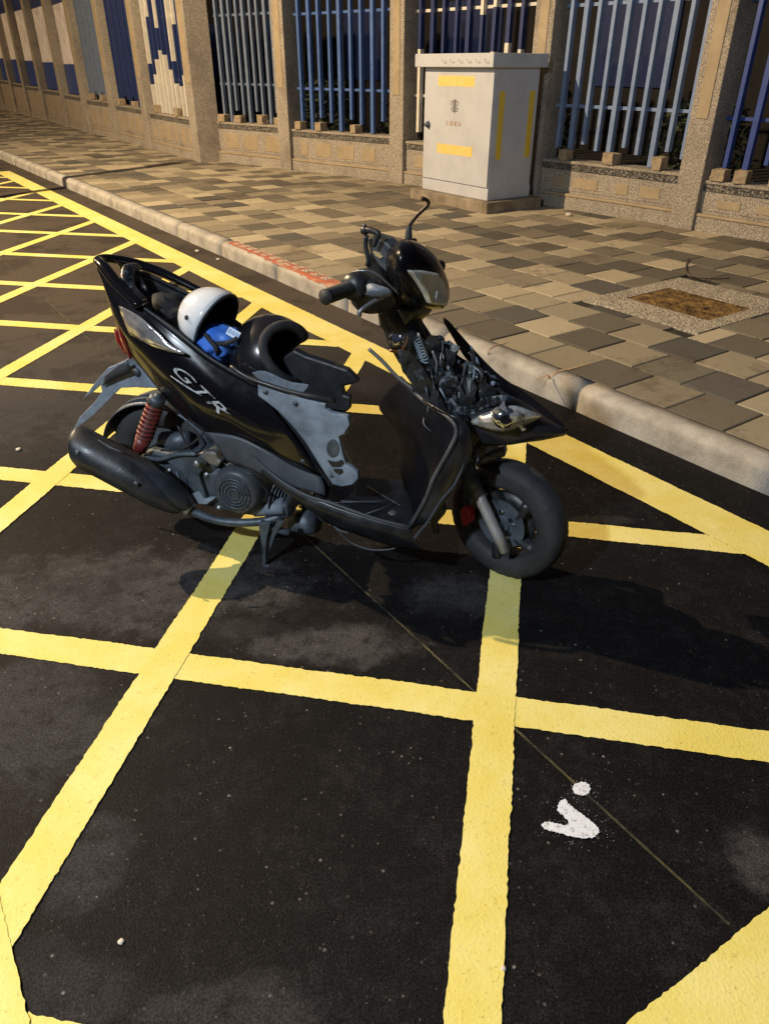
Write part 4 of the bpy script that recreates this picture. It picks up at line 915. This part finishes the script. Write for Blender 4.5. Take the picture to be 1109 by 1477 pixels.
# ---- front wheel
def wl(p): return loc(p)
axw = SR
wh = thing('front_wheel', '', 'x'); wh.parent = sco
for k_ in ('label', 'category'): del wh[k_]
R0 = .197
tp = []
for k in range(25):
    a = math.radians(-128 + 256 * k / 24); cs, sn = math.cos(a), math.sin(a); q_ = (abs(cs) ** 2.6 + abs(sn) ** 2.6) ** (-1 / 2.6); tp.append((R0 - .044 + .044 * cs * q_, .049 * sn * q_))
tp += [(tp[-1][0] - .008, .030), (tp[-1][0] - .008, -.030), tp[0]]
AX = Vector((SR.dot(HX), -SR.dot(RT), 0))
def tyre(name, O, ax, par, R0=R0):
    bm = bmesh.new(); ax = Vector(ax).normalized(); u = UP; v = ax.cross(u); n = 200; rings = []
    for k in range(n):
        a = 2 * math.pi * k / n; rg = []
        for j, (r, h) in enumerate(tp):
            rr = r
            if 4 < j < 20 and j not in (12,):
                ph = (a * 20 / math.pi + abs(h) * 40) % 1.0
                if ph < .30 and abs(h) > .008: rr -= .0018
            if j == 12: rr -= .002
            rg.append(bm.verts.new(O + ax * h + (u * math.cos(a) + v * math.sin(a)) * rr))
        rings.append(rg)
    for k in range(n):
        A, B = rings[k], rings[(k + 1) % n]
        for j in range(len(tp) - 1): bm.faces.new([A[j], A[j + 1], B[j + 1], B[j]])
    return from_bm(name, bm, MA['rubber'], par, True)
Wc = wl(WC)
tyre('tyre', Wc, AX, wh)
rim = thing('rim', '', 'x'); [rim.__delitem__(k_) for k_ in ('label', 'category')]; bpy.data.objects.remove(rim)
bm = bmesh.new(); lathe_bm(bm, [(.142, .034), (.132, .036), (.126, .028), (.120, .010), (.120, -.010), (.126, -.028), (.132, -.036), (.142, -.034), (.136, 0)], Wc, AX, 48, True)
lathe_bm(bm, [(0, .03), (.022, .03), (.030, .024), (.034, -.024), (.022, -.03), (0, -.03)], Wc, AX, 24)
vv = AX.cross(UP)
for k in range(5):
    a = 2 * math.pi * k / 5 + .35; d = UP * math.cos(a) + vv * math.sin(a); a2 = a + .22; d2 = UP * math.cos(a2) + vv * math.sin(a2)
    sweep(bm, [Wc + d * .02 + AX * .012, Wc + d * .075 + AX * .018, Wc + d2 * .130 + AX * .024], [.026, .024, .030], 10, 3, .7)
lathe_bm(bm, [(.03, .006), (.060, .010), (.098, .004), (.098, -.004), (.03, -.006)], Wc, AX, 40, True)
rim = from_bm('rim', bm, MA['black'], wh, True)
bm = bmesh.new(); Oc = Wc + AX * .036
lathe_bm(bm, [(.048, 0), (.082, 0), (.082, .004), (.048, .004)], Oc, AX, 48, True)
lathe_bm(bm, [(.0, .008), (.026, .008), (.030, 0), (.056, .001)], Oc, AX, 24)
dsk = from_bm('brake_disc', bm, MA['engine'], wh)
for k in range(5):
    a = 2 * math.pi * k / 5; lathe('bolt', [(0, .005), (.005, .005), (.006, 0)], Oc + (UP * math.cos(a) + vv * math.sin(a)) * .045 + AX * .004, AX, MA['chrome'], wh, 8)
lathe('axle_nut', [(0, .03), (.012, .03), (.014, .02), (.014, -.05)], Wc + AX * .05, AX, MA['engine'], wh, 12)
# fork legs, clamp, caliper
fkt, fkb = Wp(*z6(490, 395), .085), Wp(*z6(668, 775), .085)
fork = tube('fork_leg', [fkt, fkt.lerp(fkb, .5), fkb], [.0185, .0175, .0165], MA['steel'], sco, 18, 2)
tube('fork_leg', [fkt - AX * .17, fkb - AX * .17], [.018, .017], MA['steel'], sco, 14, 1)
fd = (fkt - fkb).normalized()
tube('fork_clamp', [fkt - fd * .012, fkt + fd * .05, fkt + fd * .11 - AX * .03], [.024, .027, .026], MA['engine'], sco, 14, 3)
tube('fork_bridge', [fkt + fd * .10 - AX * .01, fkt + fd * .12 - AX * .085, fkt + fd * .10 - AX * .16], [.022, .028, .022], MA['engine'], sco, 12, 3)
cal = plate('brake_caliper', [Wp(*z6(*p), .075) for p in [(405, 545), (430, 505), (455, 520), (470, 575), (466, 610), (440, 632), (415, 622), (410, 585)]], (AX * -.03), MA['redcal'], sco, .006)
tube('caliper_hose', [Wp(*z6(440, 510), .08), Wp(*z6(430, 440), .09), Wp(*z6(470, 370), .08), Wp(*z6(450, 250), .06)], .005, MA['black'], sco, 8, 5)
plate('caliper_mount', [Wp(*z6(*p), .06) for p in [(420, 370), (470, 350), (500, 400), (480, 470), (460, 560), (440, 560), (425, 480)]], (AX * -.02), MA['engine'], sco, .004)
# ---- rear wheel
rw = bpy.data.objects.new('rear_wheel', None); C.objects.link(rw); rw.parent = sco
RC = Vector((.105, 0, .262)); tyre('tyre', RC, RX, rw, R0)
bm = bmesh.new(); lathe_bm(bm, [(.142, .034), (.130, .036), (.120, .0), (.130, -.036), (.142, -.034), (.136, 0)], RC, RX, 40, True); lathe_bm(bm, [(0, .03), (.03, .03), (.06, .01), (.13, .0), (.06, -.01), (0, -.03)], RC, RX, 32); from_bm('rim', bm, MA['black'], rw, True)
# inner fender over the rear wheel
sheet('rear_inner_fender', [[RC + Vector((math.cos(a) * (R0 + .022), y, math.sin(a) * (R0 + .022) - .01 * abs(y) / .07)) for a in [math.radians(d) for d in (165, 140, 115, 90, 65, 40, 20)]] for y in (.07, 0, -.07)], MA['engine'], sco, .004, 5, 3)
# ---- silencer
mu = [P(*z5(*p), o) for p, o in (((75, 262), .215), ((105, 285), .215), ((220, 345), .215), ((380, 432), .21), ((500, 500), .20), ((575, 545), .19), ((610, 575), .18))]
sil = tube('silencer', mu, [.030, .058, .062, .060, .052, .036, .020], MA['muffler'], sco, 28, 5)
sh_ = sheet('heat_shield', [[m_ + Vector((0, -r_ * math.sin(a), r_ * math.cos(a))) for m_, r_ in zip([mu[0].lerp(mu[1], .4), mu[1], mu[2], mu[3], mu[4], mu[5], mu[5].lerp(mu[6], .6)], [.048, .066, .069, .068, .062, .044, .012])] for a in [math.radians(d) for d in (-15, 10, 40, 70, 100, 128)]], MA['black'], sil, .003, 5, 2)
for k_ in (1, 3): 
    m_ = mu[k_] + Vector((.03, -.068, .018)); lathe('screw', [(0, .004), (.006, .004), (.008, 0)], m_, RX, MA['engine'], sh_, 10)
tube('shield_slot', [P(*z5(175, 250), .262), P(*z5(235, 288), .265), P(*z5(300, 312), .262)], [.001, .0045, .001], MA['dullgrey'], sh_, 6, 4)
tube('tail_spout', [P(*z5(60, 255), .22), P(*z5(75, 215), .20)], [.020, .017], MA['engine'], sil, 12, 1)
tube('exhaust_pipe', [P(*z5(590, 578), .18), P(*z5(640, 600), .175), P(*z5(740, 638), .165), P(*z5(860, 652), .15), P(*z5(1000, 640), .13), P(*z5(1100, 600), .10)], [.020, .014, .014, .014, .014, .014], MA['engine'], sco, 14, 5)
lathe('pipe_clamp', [(.018, 0), (.026, 0), (.026, .02), (.018, .02)], P(*z5(600, 575), .178), (.8, 0, -.5), MA['alu'], sco, 20, True)
# ---- engine, fan cover, swing arm
eng = plate('crankcase', [P(*z5(*p), .13) for p in [(380, 320), (430, 300), (520, 320), (640, 330), (700, 308), (760, 340), (770, 378), (740, 400), (900, 400), (960, 440), (1010, 560), (1090, 560), (1100, 640), (900, 620), (760, 590), (640, 560), (560, 480), (470, 420)]], (0, .16, 0), MA['engine'], sco, .014)
plate('engine_hanger', [P(*z5(*p), .150) for p in [(490, 345), (560, 330), (690, 325), (700, 380), (660, 420), (700, 540), (650, 555), (620, 460), (560, 400)]], (0, .02, 0), MA['engine'], sco, .006)
plate('cast_bracket', [P(*z5(*p), .158) for p in [(660, 330), (690, 308), (745, 312), (755, 345), (772, 355), (750, 382), (710, 370), (690, 352)]], (0, .03, 0), MA['alu'], sco, .006)
plate('cast_bracket', [P(*z5(*p), .155) for p in [(620, 520), (660, 500), (690, 540), (740, 535), (700, 565), (640, 560)]], (0, .02, 0), MA['bluegrey'], sco, .004)
lathe('pivot_bolt', [(0, .012), (.008, .012), (.012, .006), (.012, 0)], P(*z5(657, 365), .172), RX, MA['alu'], sco, 12)
FCp = P(*z5(845, 500), .165)
fan = lathe('fan_cover', [(0, .018), (.066, .015), (.076, .008), (.082, -.02), (.082, -.05)], FCp, RX, MA['dullgrey'], sco, 40)
bm = bmesh.new()
for k, r_ in enumerate((.018, .030, .041, .052)):
    ringp = [FCp + RX * .019 + Vector((math.cos(a) * r_, 0, math.sin(a) * r_)) for a in [2 * math.pi * j / 24 for j in range(25)]]
    sweep(bm, ringp, .0026, 5, 1, 1)
from_bm('fan_grille_ring', bm, MA['engine'], fan, True)
bm = bmesh.new()
for j in range(16):
    a = 2 * math.pi * j / 16; d = Vector((math.cos(a), 0, math.sin(a))); sweep(bm, [FCp + RX * .018 + d * .014, FCp + RX * .017 + d * .06], .0016, 4, 1)
from_bm('fan_grille_spoke', bm, MA['dullgrey'], fan, True)
for p in ((400, 330), (560, 345), (640, 345), (700, 420), (780, 415), (920, 440), (1000, 580), (1060, 590), (640, 540), (520, 400), (760, 580), (880, 600)):
    lathe('engine_bolt', [(0, .007), (.006, .007), (.0065, .002), (.010, .002), (.010, 0)], P(*z5(*p), .132), RX, MA['alu'], sco, 8)
for k in range(7):
    c_ = P(*z5(1000, 520), .10 - .012 * k); lathe('cylinder_fin', [(.02, 0), (.052, 0), (.052, .003), (.02, .003)], c_ + Vector((.02 + .012 * k, 0, 0)), (1, 0, -.15), MA['engine'], sco, 20)
for pts in ([(700, 200), (640, 260), (560, 300), (480, 300)], [(560, 180), (620, 300), (700, 330)], [(780, 360), (840, 400), (920, 420), (1010, 520)], [(300, 300), (380, 330), (450, 380), (560, 470)]):
    tube('cable', row(z5, pts, [.14, .15, .155, .15][:len(pts)]), .0035, MA['black'], sco, 6, 5)
for k in range(5):
    a, b2 = (520 + 34 * k, 400), (560 + 30 * k, 520); tube('casting_rib', [P(*z5(*a), .132), P(*z5(*b2), .132)], .0035, MA['engine'], sco, 6, 1)
tube('engine_hose', [P(*z5(400, 330), .14), P(*z5(470, 345), .15), P(*z5(560, 320), .155), P(*z5(650, 318), .155)], .008, MA['engine'], sco, 8, 5)
tube('carburettor', [P(*z5(500, 260), .06), P(*z5(620, 250), .08)], [.035, .028], MA['engine'], sco, 14, 2)
plate('air_box', [P(*z5(*p), .02) for p in [(240, 150), (330, 80), (450, 60), (560, 120), (680, 240), (700, 320), (480, 330), (330, 300), (230, 220)]], (0, .12, 0), MA['engine'], sco, .03)
tube('starter_motor', [P(*z5(935, 585), .12), P(*z5(1075, 570), .12)], [.026, .028], MA['bluegrey'], sco, 16, 2)
tube('cylinder_head', [P(430, 755, .02), P(452, 752, .05)], [.045, .04], MA['engine'], sco, 16, 2)
# ---- shock absorber with red coil
s0, s1 = P(*z5(462, 50), .12), P(*z5(375, 300), .15); sd_ = s1 - s0
sh = tube('shock_absorber', [s0 - sd_ * .08, s0 + sd_ * .5, s1 + sd_ * .04], [.012, .011, .014], MA['engine'], sco, 12, 2)
pts = []; n = 9 * 16; u_ = sd_.normalized(); a_ = u_.orthogonal().normalized(); b_ = u_.cross(a_)
for k in range(n + 1):
    t = k / n; an = 2 * math.pi * 8 * t; pts.append(s0 + sd_ * (.08 + .66 * t) + (a_ * math.cos(an) + b_ * math.sin(an)) * .023)
bm = bmesh.new(); sweep(bm, pts, .0058, 7, 1); from_bm('coil_spring', bm, MA['red'], sh, True)
tube('spring_sleeve', [s0 + sd_ * .74, s1], [.026, .022], MA['red'], sh, 16, 1)
tube('shock_cap', [s0 - sd_ * .04, s0 + sd_ * .09], [.024, .028], MA['engine'], sh, 16, 1)
# ---- broken number plate bracket
plate('plate_bracket', [P(*z1(*p), .0) for p in [(110, 655), (152, 596), (212, 528), (276, 500), (300, 486), (345, 535), (408, 612), (340, 606), (262, 610), (216, 655), (150, 722), (66, 785), (98, 725), (160, 662), (186, 622), (182, 598), (150, 626)]], (0, .006, 0), MA['bluegrey'], sco, .006)
sheet('plate_bracket_web', [row(z1, [(200, 560), (250, 520), (290, 500)], [.03, .03, .03]), row(z1, [(190, 600), (250, 570), (305, 545)], [.01, .015, .02])], MA['dullgrey'], sco, .004, 3, 2)
lathe('screw', [(0, .006), (.012, .006), (.014, 0)], P(*z1(325, 545), .003), RX, MA['engine'], sco, 14)
# ---- centre stand
sl = plate('centre_stand', [P(*z5(*p), o) for p, o in [((950, 655), .19), ((1010, 650), .19), ((990, 740), .19), ((985, 860), .19), ((1004, 862), .19), ((1000, 876), .19), ((958, 884), .19), ((958, 876), .19), ((970, 868), .19), ((968, 780), .19)]], (0, .012, 0), MA['engine'], sco, .003)
plate('stand_brace', [P(*z5(*p), .175) for p in [(1040, 640), (1075, 650), (1030, 720), (1003, 800), (992, 805), (1000, 740)]], (0, .01, 0), MA['engine'], sco, .003)
tube('stand_leg', [P(*z5(1020, 650), .10), P(*z5(1020, 650), -.12)], .012, MA['engine'], sco, 10, 1)
q = P(378, 818, .19); tube('stand_leg', [Vector((q.x + .03, .12, .20)), Vector((q.x - .01, .19, .004))], .010, MA['engine'], sco, 10, 1)
tube('kick_bracket', [P(*z5(960, 650), .17), P(*z5(1060, 690), .16), P(*z5(1100, 700), .15)], .012, MA['engine'], sco, 10, 3)
# ---- handlebar
hb = tube('handlebar', [H(505, 415, .10), H(540, 405, 0), H(575, 395, -.10)], .013, MA['black'], sco, 12, 3)
g0, g1 = H(*z3(95, 748), .335), H(*z3(330, 665), .20)
gp = tube('grip', [g0, g0.lerp(g1, .12), g0.lerp(g1, .5), g0.lerp(g1, .9), g1], [.019, .0165, .0155, .0165, .020], MA['rubber'], sco, 16, 2)
for k in range(9):
    c_ = g0.lerp(g1, .14 + .08 * k); d = (g1 - g0).normalized(); lathe('rib', [(.0155, -.002), (.0185, 0), (.0155, .002)], c_, d, MA['rubber'], gp, 16)
lathe('grip_collar', [(.016, -.035), (.030, -.03), (.034, -.01), (.034, .012), (.028, .022)], g1, (g1 - g0), MA['black'], sco, 28)
tube('grip', [H(*z3(850, 560), -.20), H(*z3(930, 520), -.30)], [.017, .018], MA['rubber'], sco, 14, 2)
sw = sheet('switch_housing', [row(z3, [(262, 640), (290, 590), (360, 555), (450, 560), (520, 600)], [.15, .15, .14, .13, .11], H), row(z3, [(270, 700), (330, 680), (410, 670), (490, 680), (580, 700)], [.19, .20, .20, .18, .14], H),
                              row(z3, [(300, 790), (350, 840), (420, 860), (500, 850), (600, 800)], [.15, .16, .16, .15, .12], H)], MA['black'], sco, .01, 5, 5)
tape_ = sheet('torn_housing_film', [row(z3, [(395, 665), (430, 650), (490, 665), (560, 690)], [.215, .215, .205, .19], H), row(z3, [(400, 700), (450, 700), (510, 700), (575, 715)], [.225, .225, .215, .195], H), row(z3, [(385, 730), (440, 745), (500, 750), (570, 742)], [.215, .218, .208, .19], H)], MA['bluegrey'], sw, .002, 5, 4)
tube('brake_lever', [H(*z3(575, 715), .16), H(*z3(510, 745), .19), H(*z3(430, 790), .22), H(*z3(360, 840), .245), H(*z3(338, 884), .25)], [.006, .006, .005, .005, .0075], MA['alu'], sco, 10, 5)
tube('housing_edge', row(z3, [(285, 572), (360, 556), (450, 570), (540, 640), (650, 742)], [.20, .20, .18, .16, .13], H), .0026, MA['alu'], sco, 6, 4)
plate('mirror_housing', [H(*z3(*p), .10) for p in [(392, 318), (440, 300), (520, 332), (560, 372), (690, 580), (680, 615), (620, 640), (570, 600), (480, 520), (420, 425)]], (loc(RA - SR * .045)), MA['dullgrey'], sco, .009)
plate('mirror_glass_chip', [H(*z3(*p), .104) for p in [(440, 415), (490, 430), (512, 458), (495, 468), (460, 448)]], (loc(RA - SR * .004)), MA['amber'], sco, 0)
for pts, r_ in (([(380, 215), (388, 255), (420, 262), (480, 285), (470, 330), (450, 380)], [.003, .008, .008, .007, .006, .005]), ([(372, 262), (395, 262)], [.011, .011]), ([(395, 300), (390, 380), (410, 480), (400, 520)], [.006, .006, .006, .006])):
    tube('mirror_stub', [H(*z3(*p), .12) for p in pts], r_, MA['black'], sco, 8, 4)
shp = sheet('meter_cover', [row(z3, [(400, 480), (450, 400), (560, 370), (640, 340), (740, 330)], [.10, .05, .0, -.06, -.12], H), row(z3, [(395, 560), (480, 540), (580, 560), (660, 520), (760, 440)], [.13, .10, .05, -.02, -.10], H), row(z3, [(300, 600), (430, 640), (560, 700), (660, 700), (740, 600)], [.17, .16, .10, .03, -.05], H),
                     row(z3, [(330, 790), (440, 820), (560, 830), (660, 830), (740, 820)], [.14, .14, .08, .02, -.02], H)], MA['black'], sco, .012, 5, 5)
plate('handlebar_skirt', [H(*z3(*p), .04) for p in [(455, 800), (755, 810), (745, 900), (650, 985), (560, 1010), (480, 990)]], (loc(RA - SR * .09)), MA['black'], sco, .015)
# front cowl of the handlebar with its lamp, facing where the bar points
cp_ = [(600, 390), (640, 350), (700, 325), (750, 322), (830, 365), (905, 430), (960, 510), (1005, 610), (1026, 700), (1018, 800), (985, 845), (920, 846), (850, 838), (760, 826), (690, 800), (640, 745), (600, 640), (580, 500)]
bm = bmesh.new(); cen = HF(*z3(800, 590), .212); cv = bm.verts.new(cen)
outr = [bm.verts.new(HF(*z3(*p), .17)) for p in cp_]; mid_ = []
ccx, ccy = 800, 590
for p in cp_:
    mid_.append(bm.verts.new(HF(*z3(ccx + (p[0] - ccx) * .72, ccy + (p[1] - ccy) * .72), .203)))
bk_ = [bm.verts.new(HF(*z3(ccx - 60 + (p[0] - ccx) * .95, ccy + (p[1] - ccy) * .97), .08)) for p in cp_]
n = len(cp_)
for k in range(n):
    j = (k + 1) % n; bm.faces.new([cv, mid_[k], mid_[j]]); bm.faces.new([mid_[k], outr[k], outr[j], mid_[j]]); bm.faces.new([outr[k], bk_[k], bk_[j], outr[j]])
hc = from_bm('handlebar_cowl', bm, MA['satin'], sco, True); ssf = hc.modifiers.new('sub', 'SUBSURF'); ssf.levels = 2; ssf.render_levels = 2
lp_ = [(722, 558), (830, 560), (925, 578), (972, 640), (998, 720), (992, 795), (960, 812), (872, 802), (838, 728), (785, 645)]
plate('cowl_lamp', [HF(*z3(*p), .222) for p in lp_], loc(RA - SF * .02), MA['frost'], hc, .006)
plate('lamp_facet', [HF(*z3(*p), .2245) for p in [(912, 705), (940, 712), (975, 798), (895, 790)]], loc(RA - SF * .003), MA['cabinet'], hc, 0)
plate('lamp_facet', [HF(*z3(*p), .2245) for p in [(840, 705), (862, 720), (882, 785), (866, 782)]], loc(RA - SF * .003), MA['amber'], hc, 0)
plate('lamp_facet', [HF(*z3(*p), .2240) for p in [(735, 566), (795, 568), (800, 640), (780, 632)]], loc(RA - SF * .003), MA['label'], hc, 0)
tube('cowl_seam', [H(*z3(490, 790), .10), H(*z3(600, 800), .05), H(*z3(750, 828), 0)], .003, MA['dullgrey'], sco, 6, 3)
# surviving mirror stem on the far side
ms = tube('mirror_stem', [H(*z3(703, 330), -.14), H(*z3(705, 240), -.15), H(*z3(760, 160), -.16), H(*z3(838, 85), -.17), H(*z3(845, 58), -.17), H(*z3(825, 38), -.16), H(*z3(795, 32), -.15)], [.006, .006, .0052, .005, .005, .005, .006], MA['stem'], sco, 10, 5)
tube('stem_boot', [H(*z3(702, 335), -.14), H(*z3(702, 280), -.145), H(*z3(706, 236), -.15)], [.011, .010, .007], MA['rubber'], ms, 12, 3)
tube('stem_base', row(z3, [(590, 420), (650, 385), (720, 350), (745, 340)], [-.02, -.06, -.11, -.14], H), [.006, .008, .010, .008], MA['black'], sco, 8, 3)

# ================================================================== HELMETS AND WHAT LIES IN THE BUCKET
def axes(a, b):
    a = Vector(a).normalized(); b = Vector(b); b = (b - a * a.dot(b)).normalized(); return a, b, a.cross(b)
def helmet(root, center, a, b, rad, rimfn, msh, lining, lin_r, inner=.9):
    """shell of revolution-like dome: axis a points out of the opening, b sets azimuth zero"""
    a, b, c = axes(a, b); N = 48; rows = []; inn_ = []; rimp = []
    for i in range(17):
        rw_, ri = [], []
        for k in range(N):
            ph = 2 * math.pi * k / N; th = rimfn(ph) * i / 16
            d = -a * math.cos(th) * rad[0] + (b * math.cos(ph) * rad[1] + c * math.sin(ph) * rad[2]) * math.sin(th)
            rw_.append(d); ri.append(d * inner)
            if i == 16: rimp.append(d * (.5 + inner / 2))
        rows.append(rw_); inn_.append(ri)
    bm = bmesh.new()
    def skin(rws, flip):
        rr = [[bm.verts.new(p) for p in r] for r in rws[1:]]; pole = bm.verts.new(rws[0][0])
        for k in range(N): bm.faces.new([pole, rr[0][k], rr[0][(k + 1) % N]])
        for A, B in zip(rr, rr[1:]):
            for k in range(N): bm.faces.new([A[k], B[k], B[(k + 1) % N], A[(k + 1) % N]])
        return rr
    r1 = skin(rows, 0)
    so = from_bm('shell', bm, msh, root, True); solid(so, .004, 0)
    bm = bmesh.new(); skin([[p * .955 for p in r] for r in rows], 0); li = from_bm('lining', bm, lining, root, True)
    bm = bmesh.new(); sweep(bm, rimp + [rimp[0], rimp[1]], lin_r, 10, 1, 1, False); from_bm('edge_roll', bm, lining, li, True)
    bm = bmesh.new(); ro = [rows[16][k] * 1.012 for k in range(N)]; sweep(bm, ro + [ro[0], ro[1]], .0035, 6, 1, 1, False); from_bm('rim_trim', bm, MA['bluegrey'], so, True)
    return so, (a, b, c)
def W(v): return v  # scooter-local vectors
def place(v): return RA + HX * v.x - RT * v.y + UP * v.z
def wv(v): return HX * v[0] - RT * v[1] + UP * v[2]
hw = thing('white_helmet', 'white open face helmet lying in the open storage bucket of the scooter', 'helmet', place(P(*z1(640, 352), .0)))
so, ax3 = helmet(hw, None, wv((.86, -.16, -.34)), wv((0, 0, 1)), (.115, .102, .098), lambda ph: 1.60 + .08 * math.cos(ph), MA['helmetw'], MA['foam'], .006, .93)
for th, ph in ((1.22, 1.30), (1.30, 1.95)):
    d_ = -ax3[0] * math.cos(th) * .115 + (ax3[1] * math.cos(ph) * .102 + ax3[2] * math.sin(ph) * .098) * math.sin(th); lathe('stud', [(0, .004), (.006, .004), (.0075, 0), (.0075, -.01)], d_ * 1.02, d_, MA['foam'], so, 14)
hb_ = thing('black_helmet', 'black open face helmet with thick padded rim lying on the scooter where the seat was', 'helmet', place(P(*z2(330, 345), .0)))
so2, ax3 = helmet(hb_, None, wv((.92, .16, -.06)), wv((.15, -.62, -.78)), (.125, .125, .115), lambda ph: 1.98 + .44 * math.cos(2 * ph), MA['helmetb'], MA['foam'], .016, .88)
plate('chin_trim', [hit(*z2(*p), place(Vector((0, -.125, 0))), RT) - hb_.location for p in [(200, 452), (240, 440), (290, 442), (350, 468), (410, 498), (470, 518), (545, 526), (576, 534), (570, 552), (540, 588), (520, 594), (450, 578), (380, 552), (300, 520), (240, 490)]], -RT * .006, MA['bluegrey'], so2, .002)
bg_ = thing('blue_bag', 'blue plastic bag with dark straps lying in the storage bucket', 'bag', place(P(*z1(660, 430), .03)))
bm = bmesh.new(); bmesh.ops.create_icosphere(bm, subdivisions=4, radius=1)
for v in bm.verts: v.co = wv((v.co.x * .075, v.co.y * .07, v.co.z * .055)) * (1 + .22 * noise.noise(v.co * 2.6) + .08 * noise.noise(v.co * 7))
sk = from_bm('sack', bm, MA['bluebag'], bg_, True)
for pts in ([(600, 395), (640, 445), (650, 475)], [(640, 432), (690, 428), (730, 410)]):
    tube('strap', [hit(*z1(*p), place(P(*z1(660, 430), .03)) + RT * o, RT) - bg_.location for p, o in zip(pts, (.055, .076, .06))], .007, MA['foam'], bg_, 8, 5, 1)
tg = thing('paper_tag', 'small pale blue printed card standing beside the blue bag in the bucket', 'card', place(P(*z1(720, 395), .06)))
n_ = (wv((0, -.80, .55))).normalized(); ex_ = wv((.85, 0, -.42)); ex_ = (ex_ - n_ * ex_.dot(n_)).normalized(); ey_ = n_.cross(ex_)
bm = bmesh.new(); hexa(bm, [ex_ * a_ + ey_ * b_ + n_ * c_ for c_ in (0, .002) for a_, b_ in ((-.028, -.012), (.028, -.012), (.028, .012), (-.028, .012))]); cd_ = from_bm('card', bm, MA['label'], tg)
bm = bmesh.new()
for k in range(4):
    for (a0, a1, b0, b1) in ((-.004, .004, .0045, .006), (-.004, .004, -.006, -.0045), (-.004, -.0025, -.0055, .0055), (.0025, .004, -.0055, .0055), (-.003, .003, -.0008, .0008)):
        x = -.019 + .0125 * k; hexa(bm, [ex_ * (x + a_) + ey_ * b_ + n_ * c_ for c_ in (.0022, .0028) for a_, b_ in ((a0, b0), (a1, b0), (a1, b1), (a0, b1))])
from_bm('printing', bm, MA['bluet'], cd_)
